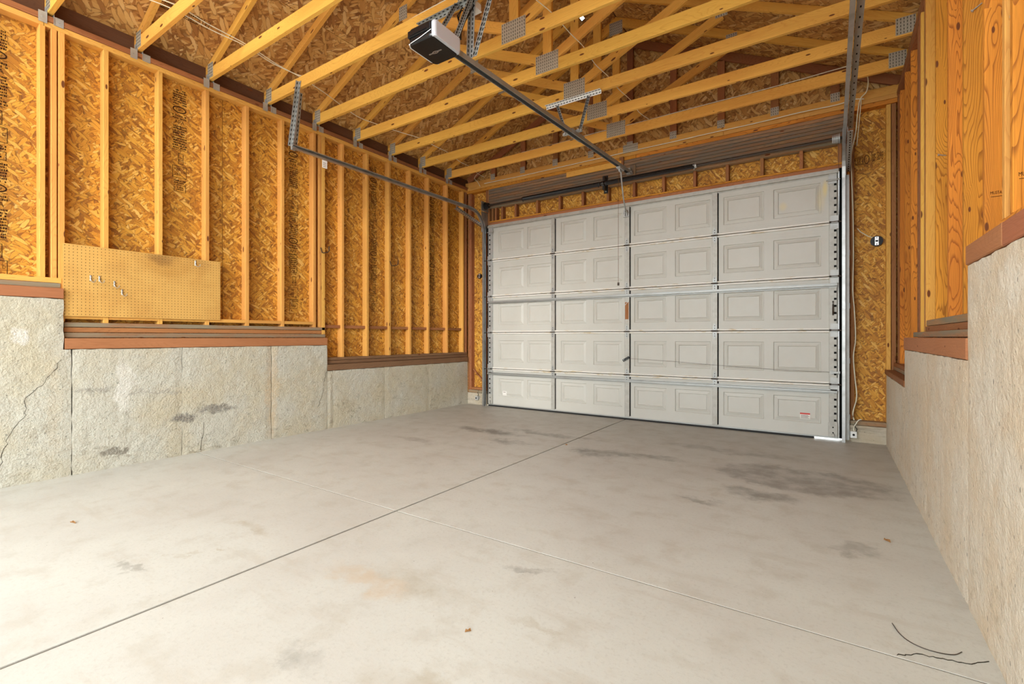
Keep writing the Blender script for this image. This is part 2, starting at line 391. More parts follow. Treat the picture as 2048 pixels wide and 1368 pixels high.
def stile_mat():
    t=NT('door_stile_steel'); P=t.pos(); n=t.noise(P,18,4,.6)[0]
    c=t.mix(t.maprange(n,.4,.65),c4((.46,.45,.41)),c4((.40,.385,.345)))
    return t.out(c,.45,.15,.5)
M['stile']=stile_mat()
def lens_mat():
    t=NT('milky_light_lens'); b=t.bsdf
    b.inputs['Subsurface Weight'].default_value=.2
    return t.out(c4((.50,.52,.57)),.25,0,.5)
M['lens']=lens_mat()
def peg_mat():
    t=NT('tan_hardboard'); P=t.pos(); n=t.noise(P,3,4,.6)[0]; f=t.noise(P,220,2,.5)[0]
    c=t.mix(t.maprange(n,.4,.7),c4((.66,.39,.11)),c4((.58,.32,.085)))
    c=t.mix(t.math('MULTIPLY',t.maprange(f,.45,.7),.2),c,c4((.45,.24,.06)))
    wn=t.noise(P,5,4,.6)[1]; Pd=t.vmath('ADD',P,t.vmath('MULTIPLY',t.vmath('SUBTRACT',wn,(.5,.5,.5)),(.2,.2,.2)))
    for (y,z,ry,rz,s_,cc) in ((1.93,1.93,.17,.09,.75,(.22,.11,.04)),(1.95,1.85,.3,.16,.4,(.48,.24,.05)),(2.28,1.93,.16,.06,.4,(.45,.25,.08)),(1.5,1.88,.3,.1,.3,(.72,.40,.1))):
        m=t.vmath('MULTIPLY',t.vmath('SUBTRACT',Pd,(-5.34,y,z)),(0,1/ry,1/rz))
        ln=t.node('ShaderNodeVectorMath',operation='LENGTH'); t.set(ln.inputs[0],m)
        c=t.mix(t.math('MULTIPLY',t.maprange(ln.outputs['Value'],1.0,.2),s_),c,c4(cc))
    return t.out(c,.55,0,.3)
M['peg']=peg_mat()

# ------------------------------------------------------------------ floor: base under four slabs with joints between
YB=-1.2; YF=6.72; XL=-5.32; XR=.49
fl=MB(); fl.box(-6.2,1.4,YB-.1,YF+.02,-.30,-.075,0); floor=fl.build('floor',M['joint']); tag(floor,kind='structure')
def slab(x0,x1,y0,y1,cx0,cx1,cy0,cy1,z=0,t=.07,c=.012,cl=.012):
    m=MB(); a=[(x0,y0),(x1,y0),(x1,y1),(x0,y1)]
    i=[(x0+(cl if cx0 else 0),y0+(c if cy0 else 0)),(x1-(cl if cx1 else 0),y0+(c if cy0 else 0)),(x1-(cl if cx1 else 0),y1-(c if cy1 else 0)),(x0+(cl if cx0 else 0),y1-(c if cy1 else 0))]
    d=.001
    m.face([(p[0],p[1],z) for p in i])
    for k in range(4):
        k2=(k+1)%4
        if i[k]!=a[k] or i[k2]!=a[k2]: m.face([(*a[k],z-d),(*a[k2],z-d),(*i[k2],z),(*i[k],z)])
        m.face([(*a[k],z-t),(*a[k2],z-t),(*a[k2],z-d),(*a[k],z-d)])
    return m.build('concrete_slab',M['floor'],floor)
JX=-2.43; JY=2.222
W_=.0085
slab(-5.6,JX-W_,YB,JY-.003,0,1,0,1,c=.003,cl=.002); slab(JX+W_,.8,YB,JY-.003,1,0,0,1,c=.003,cl=.002)
slab(-5.6,JX-W_,JY+.003,YF,0,1,1,0,c=.003,cl=.002); slab(JX+W_,.8,JY+.003,YF,1,0,1,0,c=.003,cl=.002)
m=MB(); m.box(JX-.0045,JX+.0045,YB,YF,-.06,-.004,0); m.build('expansion_strip',M['tool'],floor)
m=MB(); m.box(-5.6,JX-W_-.001,JY-.002,JY+.002,-.05,-.0018,0); m.box(JX+W_+.001,.8,JY-.002,JY+.002,-.05,-.0018,0); m.build('control_joint',M['tool'],floor)
# ground outside, both ends
m=MB(); m.face([(-40,YF+.02,-.03),(40,YF+.02,-.03),(40,60,-.03),(-40,60,-.03)]); g=m.build('driveway',M['asphalt']); tag(g,kind='structure')
m=MB(); m.face([(-40,-60,-.03),(40,-60,-.03),(40,YB-.1,-.03),(-40,YB-.1,-.03)]); g=m.build('rear_apron',M['asphalt']); tag(g,kind='structure')

# ------------------------------------------------------------------ left wall
def stepped(name,mat,xf,xb,segs,parent=None):
    """stepped foundation: (y0,y1,ztop) pours, joined with slightly broken vertical seams"""
    m=MB()
    for (y0,y1,z) in segs:
        nz=max(2,int(z/.06)); 
        ny=max(2,int((y1-y0)/.06))
        sgn=1 if xf>xb else -1
        def X(y,zz):
            r=random.Random(int(y*1000)*7919+int(zz*1000)); return xf+sgn*(r.random()-.5)*.0035
        ys=[y0+(y1-y0)*k/ny for k in range(ny+1)]; zs=[-.05+(z+.05)*k/nz for k in range(nz+1)]
        def edge(yy,zz):
            r=random.Random(int(yy*997)+int(zz*3011)); j=(r.random()-.5)*.008
            return j
        top=[z+((random.Random(int(yy*777)).random()-.5)*.006) for yy in ys]
        P={}
        for a,yy in enumerate(ys):
            for b,zz in enumerate(zs):
                z2=top[a] if b==nz else zz
                y2=yy
                if a==ny or a==0: y2=yy+ (edge(yy,zz) if 0<b else 0)*(1 if y1-y0>.2 else 0)
                P[a,b]=(X(yy,zz) if 0<a<ny and 0<b<nz else xf-sgn*(.004 if (a in (0,ny)) else .002),y2,z2)
        for a in range(ny):
            for b in range(nz):
                q=[P[a,b],P[a+1,b],P[a+1,b+1],P[a,b+1]]
                if sgn<0: q=q[::-1]
                m.face(q)
            q=[P[a,nz],P[a+1,nz],(xb,ys[a+1],z),(xb,ys[a],z)]; m.face(q)
        for a in (0,ny):
            for b in range(nz):
                m.face([P[a,b],P[a,b+1],(xb,ys[a],zs[b+1] if b+1<nz else z),(xb,ys[a],zs[b])])
    return m.build(name,mat,parent,fix=True)
ZA,ZB,ZC=1.485,1.062,.735
wl=stepped('wall_left',M['conc_left'],XL,-5.72,[(YB,1.262,1.062),(YB,1.215,ZA),(1.268,2.085,ZB),(2.089,2.985,ZB),(2.993,3.716,ZB),(3.72,3.80,ZC),(3.803,4.65,ZC),(4.655,5.55,ZC),(5.554,6.53,ZC)])
tag(wl,kind='structure')
# dark shrinkage cracks that follow the real ones
def crack(parent,pts,wd,name='crack',mat=None):
    m=MB(); P=[Vector(p) for p in pts]
    for k in range(len(P)-1):
        a,b=P[k],P[k+1]; n=6
        prev=a
        for i in range(1,n+1):
            q=a.lerp(b,i/n)
            if i<n: q=q+Vector((0 if wlx else (random.random()-.5)*.012,(random.random()-.5)*(.025 if wlx else .010),(random.random()-.5)*.02 if wlx else 0))
            m.beam(prev,q,wd*(.5+random.random()),.002,(1,0,0) if wlx else (0,0,1),0); prev=q
    o=m.build(name,mat or M['joint'],parent); o['kind']='stuff'; return o
wlx=True
crack(wl,[(XL+.001,1.20,.98),(XL+.001,1.10,.80),(XL+.001,.98,.66),(XL+.001,.99,.55),(XL+.001,.92,.45),(XL+.001,.86,.28),(XL+.001,.83,.05)],.0026)
crack(wl,[(XL+.001,3.705,.73),(XL+.001,3.66,.60),(XL+.001,3.64,.42),(XL+.001,3.58,.3)],.002)
crack(wl,[(XL+.001,2.28,.30),(XL+.001,2.25,.02)],.0025)
XS=-5.36; XO=-5.452
def sheath(parent,x0,x1,y0,y1,z0,z1,vert=True,mat=None,name='sheathing_panel'):
    m=MB(); a=random.random()*30; b=random.random()*30
    if x1-x0<.05:
        xs=x1 if parent is wl else x0
        f=lambda x:[(x,y0,z0),(x,y1,z0),(x,y1,z1),(x,y0,z1)]
        uv=[(a+z0,b+y0),(a+z0,b+y1),(a+z1,b+y1),(a+z1,b+y0)]
        m.face(f(x1),uv); m.face(f(x0)[::-1],uv[::-1])
        for q in ([(x0,y0,z0),(x1,y0,z0),(x1,y0,z1),(x0,y0,z1)],[(x0,y1,z0),(x0,y1,z1),(x1,y1,z1),(x1,y1,z0)],[(x0,y0,z1),(x1,y0,z1),(x1,y1,z1),(x0,y1,z1)],[(x0,y0,z0),(x0,y1,z0),(x1,y1,z0),(x1,y0,z0)]): m.face(q)
    else:
        uvh=lambda x,z:(a+x,b+z)
        f=lambda y:[(x0,y,z0),(x1,y,z0),(x1,y,z1),(x0,y,z1)]
        uv=[uvh(x,z) for x,z in ((x0,z0),(x1,z0),(x1,z1),(x0,z1))]
        m.face(f(y0),uv); m.face(f(y1)[::-1],uv[::-1])
        for q in ([(x0,y0,z0),(x0,y1,z0),(x0,y1,z1),(x0,y0,z1)],[(x1,y0,z0),(x1,y0,z1),(x1,y1,z1),(x1,y1,z0)],[(x0,y0,z1),(x1,y0,z1),(x1,y1,z1),(x0,y1,z1)],[(x0,y0,z0),(x0,y1,z0),(x1,y1,z0),(x1,y0,z0)]): m.face(q)
    return m.build(name,mat or M['osb'],parent)
ZT=3.72
for (y0,y1,z0) in ((YB,-.10,1.5),(-.096,1.215,1.5),(1.219,2.52,1.1),(2.524,3.74,1.1),(3.744,4.96,.75),(4.964,6.2,.75),(6.204,6.68,.75)):
    sheath(wl,XO-.012,XO,y0,y1,z0,3.95)
def stud(parent,mat,x0,x1,y0,w,z0,z1): return lum('stud',mat,parent,x0,x1,y0,y0+w,z0,z1)
# section A
lum('sill_beam',M['red'],wl,XL-.14,XL+.002,YB,1.213,ZA+.004,1.573,.004,'red brown sill timber')
lum('bottom_plate',M['plate'],wl,XO,XS+.012,YB,1.20,1.575,1.615); lum('bottom_plate',M['stud'],wl,XO,XS+.006,YB,1.207,1.617,1.66)
for y in (-.93,-.52,-.11,.29,.68,1.075): stud(wl,M['stud'],XO,XS,y,.036,1.66,ZT)
stud(wl,M['stud'],XO,XS,1.145,.036,1.66,ZT); stud(wl,M['stud'],XO,XS+.003,1.190,.040,1.30,ZT)
# section B
lum('sill_beam',M['red'],wl,XL-.14,XL+.003,1.222,3.716,ZB+.004,1.158,.004,'red brown sill timber')
for z0,z1,mt,dx in ((1.163,1.205,'plate',.004),(1.209,1.25,'brown',-.002),(1.254,1.292,'plate',.002)):
    lum('bottom_plate',M[mt],wl,XO,XS+dx,1.225,3.71,z0,z1)
yb=[1.487,1.900,2.315,2.722,3.132,3.545]
for y in yb: stud(wl,M['stud'],XO,XS,y,.037,1.292,ZT)
stud(wl,M['stud'],XO,XS,3.625,.037,1.255,ZT); stud(wl,M['stud'],XO,XS+.002,3.665,.045,1.18,ZT)
prev=1.23
for y in yb: lum('blocking',M['stud'],wl,XO,XS-.002,prev+.001,y-.001,1.322,1.358); prev=y+.037
# section C: shade put into the darker sill, plate and blocking colours
lum('sill_beam',M['shaded_sill'],wl,XL-.14,XL+.002,3.722,6.53,ZC+.004,.818,.004,'dark sill timber with shade in its colour')
for z0,z1,mt,dx in ((.822,.864,'shaded_sill',.006),(.868,.905,'shaded_sill',0)):
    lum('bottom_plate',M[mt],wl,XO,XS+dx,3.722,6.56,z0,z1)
yc=[3.960,4.365,4.765,5.175,5.575,6.02,6.44]
for y in yc: stud(wl,M['stud'],XO,XS,y,.038,.905,ZT)
prev=3.712
for y in yc: lum('blocking',M['brown'],wl,XO,XS-.03,prev+.001,y-.001,1.285,1.325); prev=y+.038
stud(wl,M['brown'],XO,XS,6.52,.038,.905,ZT)
# top plates and eave boards
for (y0,y1) in ((YB,1.10),(1.104,3.6),(3.604,6.66)):
    lum('top_plate',M['stud'],wl,XO,XS,y0,y1,ZT+.001,ZT+.046)
for (y0,y1) in ((YB,2.3),(2.304,5.1),(5.104,6.68)):
    lum('top_plate',M['brown'],wl,XO,XS+.004,y0,y1,ZT+.049,ZT+.097)
lum('eave_board',M['dark_wood'],wl,-5.475,-5.435,YB,6.68,3.825,3.985)

# ------------------------------------------------------------------ right wall
RA,RB,RC=1.475,1.063,.757
wr=stepped('wall_right',M['conc_right'],XR,.92,[(YB,1.60,RA),(1.603,2.83,RA),(2.833,3.90,RB),(3.902,4.985,RB),(4.988,6.53,RC)]); tag(wr,kind='structure')
XR0=.59; XR1=.685
def sh_r(y0,y1,z0): return sheath(wr,XR1,XR1+.012,y0,y1,z0,3.95)
for y0,y1,z0 in ((YB,.5,1.5),(.504,1.72,1.5),(1.724,2.83,1.5),(2.834,4.05,1.1),(4.054,4.985,1.1),(4.989,6.0,.8),(6.004,6.68,.8)): sh_r(y0,y1,z0)
lum('sill_beam',M['red'],wr,XR-.002,XR+.15,YB,2.30,RA+.004,1.563,.004,'red brown sill timber'); lum('sill_beam',M['red'],wr,XR-.004,XR+.15,2.303,2.825,RA+.004,1.563,.004,'red brown sill timber')
lum('sill_beam',M['red'],wr,XR-.003,XR+.15,2.834,4.975,RB+.004,1.163,.004,'red brown sill timber with chalky patches')
lum('sill_beam',M['brown'],wr,XR-.003,XR+.15,4.99,6.64,RC+.004,.812,.004,'dark sill timber with shade in its colour')
lum('bottom_plate',M['plate'],wr,XR0,XR1,YB,2.82,1.567,1.61); lum('bottom_plate',M['fir'],wr,XR0,XR1,YB,2.82,1.613,1.655)
for z0,z1,mt,dx,ye in ((1.167,1.205,'plate',-.045,4.96),(1.208,1.247,'brown',0,4.72),(1.250,1.292,'plate',.002,4.70)):
    lum('bottom_plate',M[mt],wr,XR0+dx,XR1,2.835,ye,z0,z1)
for z0,z1,mt in ((.816,.853,'plate'),(.856,.893,'brown')): lum('bottom_plate',M[mt],wr,XR0-.03,XR1,4.99,6.64,z0,z1)
def rstud(y,z0,mat='fir',x0=XR0,w=.038): return lum('stud',M[mat],wr,x0,XR1,y,y+w,z0,3.72)
for y in (-1.1,-.69,-.28,.13,.54,.95,1.36,1.77,2.18,2.40): rstud(y,1.655)
rstud(2.64,1.655); rstud(2.745,1.655,'stud'); 
for y in (3.055,3.47,3.875,4.29): rstud(y,1.292)
rstud(4.70,1.17,'pine'); rstud(4.745,1.17,'brown'); rstud(4.90,1.168,'pine',XR0-.004); rstud(4.94,1.168,'brown',XR0-.008)
for y in (5.10,5.51,5.92,6.33): rstud(y,.893,'brown' if y<5.3 else 'fir')
rstud(6.42,.893,'brown'); rstud(6.52,.893,'brown')
for (y0,y1) in ((YB,2.0),(2.004,4.3),(4.304,6.66)): lum('top_plate',M['brown'],wr,XR0,XR1,y0,y1,3.721,3.766)
for (y0,y1) in ((YB,1.2),(1.204,3.7),(3.704,6.68)): lum('top_plate',M['brown'],wr,XR0-.004,XR1,y0,y1,3.769,3.817)
lum('eave_board',M['dark_wood'],wr,.675,.70,YB,6.68,3.825,3.985)
lum('light_seal',M['joint'],wl,-5.50,-5.478,YB,6.70,.70,4.0,0); lum('light_seal',M['joint'],wr,.702,.72,YB,6.70,.70,4.0,0)  # unseen backing added to stop light leaking between the sheathing panels
# nails standing out of the studs
def nail(parent,p0,p1,r=.003):
    m=MB(); m.cyl(p0,p1,r,6); d=(Vector(p1)-Vector(p0)).normalized()
    m.cyl(Vector(p0)-d*.001,Vector(p0)+d*.003,r*2.6,8); return m.build('nail',M['galv_dull'],parent)
nail(wr,(.605,2.735,2.47),(.655,2.742,2.475)); nail(wr,(.61,3.04,2.9),(.65,3.053,2.9)); nail(wr,(.60,4.28,2.40),(.64,4.288,2.39)); nail(wr,(.62,3.465,2.9),(.66,3.468,2.93))

# ------------------------------------------------------------------ end wall round the door
wb=MB()
for (x0,x1,z) in ((-5.72,-4.905,.196),(.10,.92,.182)): wb.box(x0,x1,6.535,6.80,-.06,z,.006)
wb=wb.build('wall_back',M['conc_curb']); tag(wb,kind='structure')
YW=6.585; YO=6.675
for (x0,x1,z0,z1) in ((-5.45,-4.84,.20,3.76),(.10,.70,.20,3.76),(-4.84,-2.42,3.10,3.76),(-2.416,.10,3.10,3.76)): sheath(wb,x0,x1,YO,YO+.012,z0,z1)
def wbx(name,mat,x0,x1,z0,z1,y0=YW,y1=YO,label=None): return lum(name,M[mat],wb,x0,x1,y0,y1,z0,z1,.0025,label)
wbx('sill_plate','plate',.11,.70,.186,.232,6.552); wbx('sill_plate','plate',-5.32,-4.91,.200,.245,6.552); wbx('sill_plate','brown',-5.28,-4.91,.248,.285,6.59)
# corner and jamb studs
for x0,x1,z0,mt in ((-5.358,-5.322,.20,'brown'),(-5.318,-5.282,.20,'brown'),(-4.965,-4.93,.29,'brown'),(-4.925,-4.885,.20,'brown'),(.130,.172,.24,'brown'),(.176,.214,.24,'brown'),(.497,.537,.235,'stud'),(.542,.582,.235,'brown')):
    wbx('stud',mt,x0,x1,z0,3.70)
wbx('jamb_board','fir',.150,.172,1.95,3.28,6.565,6.583)
m=MB(); m.beam((-5.27,6.64,.60),(-4.92,6.64,.27),.02,.035,(0,1,0)); m.build('brace',M['brown'],wb)
wbx('top_plate','fir',-5.45,-2.3,3.705,3.752,6.575); wbx('top_plate','fir',-2.296,.68,3.705,3.752,6.575)
wbx('top_plate','stud',-5.45,-1.15,3.755,3.803,6.572); wbx('top_plate','stud',-1.147,.68,3.755,3.803,6.572)
# header made of laminations
m=MB(); zz=3.405; m.box(-4.884,.127,6.572,6.66,3.405,3.702,0); hd=m.build('header_beam',M['joint'],wb,fix=False); hd['label']='weathered grey brown laminated header beam'
for k in range(7):
    m=MB(); m.box(-4.885,.128,6.56+random.random()*.003,6.59,zz,zz+.039,.004); zz+=.0425; m.build('lamination',M['header'],hd,fix=False)
wbx('header_trim','plate',-4.885,.128,3.372,3.402,6.562,6.66)
wbx('header_block','pine',-3.38,-2.50,3.62,3.70,6.535,6.559,'bright yellow board nailed on the header')
wbx('header_post','brown',-2.53,-2.47,3.56,3.75,6.538,6.558)
wbx('door_head_plate','brown',-4.885,.128,3.085,3.135)
wbx('door_head_plate','fir',-4.885,.128,3.138,3.160)
for k,x in enumerate((-4.84,-4.775,-4.643,-4.37,-3.955,-3.545,-3.15,-2.745,-2.35,-1.935,-1.525,-1.125,-.73,-.315,.06)):
    wbx('cripple_stud','brown',x,x+.038,3.16,3.372)
for (y,z) in ((6.575,2.12),(6.575,1.52),(6.575,.90),(6.575,.265)):
    m=MB(); m.box(.128,.175,y-.006,y,z-.03,z+.03,.001); m.box(.128,.134,y-.07,y,z-.03,z+.03,.001); m.cyl((.155,y-.014,z),(.155,y-.004,z),.008,6); m.build('track_bracket',M['galv_dull'],wb)

# ------------------------------------------------------------------ ceiling: roof sheathing, four courses each side
SL=.48; XRG=-2.39; ZR=5.447
def zdeck(x): return ZR-SL*abs(x-XRG)
ceil=thing('ceiling',(0,0,0),None,None,kind='structure')
def roof_sheet(x0,x1,y0,y1,hole=None):
    m=MB(); t=.012; a=random.random()*30; b=random.random()*30; k=math.hypot(1,SL)
    P=lambda x,y,dz=0:(x,y,zdeck(x)+dz); U=lambda x,y:(a+y,b+x*k)
    def q(xa,xb,ya,yb):
        for dz in (0,t):
            pts=[(xa,ya),(xb,ya),(xb,yb),(xa,yb)]
            if dz: pts=pts[::-1]
            m.face([P(x,y,dz) for x,y in pts],[U(x,y) for x,y in pts])
    if hole:
        hx0,hx1,hy0,hy1=hole; xs=[x0,hx0,hx1,x1]; ys=[y0,hy0,hy1,y1]
        for i in range(3):
            for j in range(3):
                if (i,j)!=(1,1): q(xs[i],xs[i+1],ys[j],ys[j+1])
    else: q(x0,x1,y0,y1)
    for (xa,ya,xb,yb) in ((x0,y0,x1,y0),(x1,y0,x1,y1),(x1,y1,x0,y1),(x0,y1,x0,y0)):
        m.face([P(xa,ya),P(xb,yb),P(xb,yb,t),P(xa,ya,t)])
    return m.build('roof_panel',M['osb_roof'],ceil,fix=False)
xe=[-5.95,-5.55,-4.47,-3.39,-2.395]
for i in range(4):
    ys=[YB,-.7,1.74,4.18,6.74] if i%2 else [YB,.52,2.96,5.40,6.74]
    for j in range(4):
        hole=(-2.72,-2.665,5.60,5.70) if (i==3 and j==3) else None
        roof_sheet(xe[i]+.002,xe[i+1]-.002,ys[j]+.002,ys[j+1]-.002,hole)
        roof_sheet(2*XRG-xe[i+1]+.002,2*XRG-xe[i]-.002,ys[j]+.002,ys[j+1]-.002)
for sgn in (-1,1):
    m=MB(); xe_=-5.98 if sgn<0 else 2*XRG+5.98; Z=lambda x:zdeck(x)+.02
    xs=sorted([xe_,-2.72,-2.665,XRG]) if sgn<0 else sorted([xe_,XRG]); ys=[YB-.02,5.60,5.70,6.78] if sgn<0 else [YB-.02,6.78]
    for i in range(len(xs)-1):
        for j in range(len(ys)-1):
            if sgn<0 and (i,j)==(1,1): continue
            q=[(xs[i],ys[j]),(xs[i+1],ys[j]),(xs[i+1],ys[j+1]),(xs[i],ys[j+1])]; m.face([(x,y,Z(x)) for x,y in q]); m.face([(x,y,Z(x)+.01) for x,y in q[::-1]])
    m.build('roof_light_seal',M['joint'],ceil,fix=False)  # unseen layer over the deck, added to block light through the sheet gaps
m=MB(); m.face([(-5.9,6.708,-.02),(-4.9,6.708,-.02),(-4.9,6.708,3.1),(-5.9,6.708,3.1)]); m.face([(.13,6.708,-.02),(1.1,6.708,-.02),(1.1,6.708,3.1),(.13,6.708,3.1)])
m.face([(-5.9,6.708,3.1),(1.1,6.708,3.1),(1.1,6.708,3.77),(XRG,6.708,ZR+.0),(-5.9,6.708,3.77)]); m.build('light_seal',M['joint'],wb,fix=False)  # unseen outer sheet added to keep light out of the gable gaps
# gable sheathing behind the end truss
m=MB()
for x0,x1 in ((-5.45,-4.47),(-4.466,-3.25),(-3.246,XRG),(XRG,-1.534),(-1.53,-.31),(-.306,.68)):
    mm=MB(); a=random.random()*30
    pts=[(x0,3.764),(x1,3.764),(x1,zdeck(x1)),(x0,zdeck(x0))]
    mm.face([(x,6.69,z) for x,z in pts],[(a+x,z) for x,z in pts]); mm.face([(x,6.702,z) for x,z in pts[::-1]],[(a+x,z) for x,z in pts[::-1]])
    mm.build('gable_panel',M['osb_roof'],wb,fix=False)
    if x0==-.306: pass

# ------------------------------------------------------------------ trusses
def toothplate(m,x0,x1,y,z0,z1,shear=0):
    """pressed truss plate: thin sheet with rows of tooth slots"""
    m.m=1; m.box(x0,x1,y-.003,y-.0005,z0,z1,0)
    m.m=2; nx=max(3,int((x1-x0)/.022)); nz=max(3,int((z1-z0)/.030))
    for i in range(nx):
        for j in range(nz):
            x=x0+(i+.5)*(x1-x0)/nx; z=z0+(j+.5)*(z1-z0)/nz
            m.box(x-.0022,x+.0022,y-.0045,y-.003,z-.009,z+.009,0)
    m.m=0
ZC0=3.838; CH=.118; XE0=-5.445; XE1=.675
def truss(Y,label,heel_tie=True):
    t=thing('roof_truss',(XRG,Y,ZC0),label,'roof truss','roof trusses spanning the garage'); th=.038
    yc=Y+th/2; zc=ZC0+CH/2
    for x0,x1 in ((XE0,XRG-.06),(XRG-.058,XE1)):
        m=MB(); a=(x0+x1)/2; sag=(random.random()-.5)*.012; n=4
        for k in range(n):
            pass
        m.beam((x0,yc,zc),(x1,yc,zc),th,CH); m.build('bottom_chord',M['pine'],t,fix=False)
    for s in (-1,1):
        xe=XE0 if s<0 else XE1
        x1=XRG+s*.0; ct=.122
        m=MB(); ou=random.random()*20
        def zt(x): return zdeck(x)-.004
        A=[(xe,zt(xe)),(x1,zt(x1)),(x1,zt(x1)-ct),(xe,max(zt(xe)-ct,ZC0+.001))]
        xb=xe-s*0.0
        # chord polygon, cut level where it meets the bottom chord
        prof=[(xe,zt(xe)),(x1,zt(x1)),(x1,zt(x1)-ct),(xe-s*.12,zt(xe-s*.12)-ct if zt(xe-s*.12)-ct>ZC0+CH+.001 else ZC0+CH+.001),(xe,ZC0+CH+.001)]
        if zt(xe)<=ZC0+CH+.004:
            pass
        L=lambda p:(ou+p[0]*1.11,ou+p[1]-zt(p[0]))
        m.face([(p[0],Y,p[1]) for p in prof],[L(p) for p in prof]); m.face([(p[0],Y+th,p[1]) for p in prof[::-1]],[L(p) for p in prof[::-1]])
        for k in range(len(prof)):
            p,q=prof[k],prof[(k+1)%len(prof)]
            m.face([(p[0],Y,p[1]),(p[0],Y+th,p[1]),(q[0],Y+th,q[1]),(q[0],Y,q[1])],[(ou+p[0]*1.1,ou),(ou+p[0]*1.1,ou+th),(ou+q[0]*1.1,ou+th),(ou+q[0]*1.1,ou)])
        m.build('top_chord',M['pine'],t,fix=True)
    w=MB(); w.beam((XRG,yc,ZC0+CH+.001),(XRG,yc,ZR-.13),th-.002,.10,(1,0,0)); w.build('king_post',M['pine'],t,fix=False)
    for s in (-1,1):
        w=MB(); w.beam((XRG+s*.10,yc,ZC0+CH+.045),(XRG+s*1.42,yc,zdeck(XRG+s*1.42)-.17),th-.003,.095,(-s*.4,0,1)); w.build('web',M['pine'],t,fix=False)
    # connector plates, one part each
    def plate(x0,x1,z0,z1):
        m=MB(); toothplate(m,x0,x1,Y,z0,z1); o=m.build('truss_plate',[M['plate_steel'],M['plate_steel'],M['hole_and_shade']],t,fix=False); return o
    plate(XRG-.13,XRG+.13,ZC0+.015,ZC0+.20)
    for s in (-1,1):
        xh=XE0 if s<0 else XE1
        a,b=sorted((xh+(-s)*.06 if s>0 else xh+.06,xh-s*.20 if s>0 else xh+.17)); plate(a,b,ZC0+.012,ZC0+CH+.045)
        xw=XRG+s*1.42; plate(xw-.06,xw+.06,zdeck(xw)-.20,zdeck(xw)-.05)
    plate(XRG-.09,XRG+.09,ZR-.24,ZR-.07)
    # hurricane tie down to the wall plate
    m=MB(); m.box(XS-.055,XS+.012,Y-.004,Y-.0035+.001,3.76,3.90,0); m.box(XS+.005,XS+.0075,Y-.055,Y-.002,3.745,3.835,0)
    m.box(XS+.005,XS+.0075,Y+.04,Y+.10,3.755,3.825,0); m.box(XS-.05,XS+.012,Y+.0385,Y+.041,3.76,3.87,0)
    m.cyl((XS+.012,Y-.03,3.79),(XS+.006,Y-.03,3.79),.006,6); m.cyl((XS+.012,Y+.07,3.79),(XS+.006,Y+.07,3.79),.006,6)
    m.build('hurricane_tie',M['galv_dull'],t,fix=False)
    return t
TY=[1.122,1.735,2.350,2.965,3.585,4.195,4.810,5.430,6.050]
TL=['nearest the camera, its heel at the picture top left corner',
 'second from the camera, heel left above the pegboard',
 'third from the camera, heel left of the stamped wall bay',
 'carrying the perforated angle directly above the opener motor',
 'just beyond the opener motor, first past its hangers',
 'sixth from the camera, crossed by the middle of the opener rail',
 'carrying the white perforated angle of the mid rail hanger',
 'second from the door wall',
 'nearest the door wall, with a thin cable along it']
for y,l in zip(TY,TL): truss(y,'pine roof truss '+l)
# gable end truss with upright studs, darker
ge=thing('gable_truss',(XRG,6.60,3.80),'shaded gable end truss with upright studs standing on the door wall','roof truss','roof trusses spanning the garage')
m=MB(); m.beam((XE0,6.625,3.86),(XRG-.2,6.625,3.86),.038,.10); m.build('bottom_chord',M['stud'],ge,fix=False)
m=MB(); m.beam((XRG-.198,6.625,3.86),(XE1,6.625,3.86),.038,.10); m.build('bottom_chord',M['stud'],ge,fix=False)
for s in (-1,1):
    m=MB(); xe_=XE0+.06 if s<0 else XE1-.06
    m.beam((xe_,6.625,zdeck(xe_)-.062),(XRG+s*.01,6.625,ZR-.066),.038,.105,(0,0,1)); m.build('top_chord',M['brown'],ge,fix=False)
for x in (-4.83,-4.225,-3.615,-3.005,-2.40,-1.79,-1.185,-.575,.035):
    m=MB(); m.beam((x,6.63,3.912),(x,6.63,zdeck(x)-.135),.034,.088,(1,0,0)); m.build('gable_stud',M['brown'],ge,fix=False)
    m=MB(); toothplate(m,x-.045,x+.045,6.606,3.87,3.97); m.build('truss_plate',[M['plate_steel'],M['plate_steel'],M['hole_and_shade']],ge,fix=False)
m=MB(); toothplate(m,-2.50,-2.28,6.604,3.815,3.93); m.build('truss_plate',[M['plate_steel'],M['plate_steel'],M['hole_and_shade']],ge,fix=False)
# blocking between truss heels is dark, seen over the plates

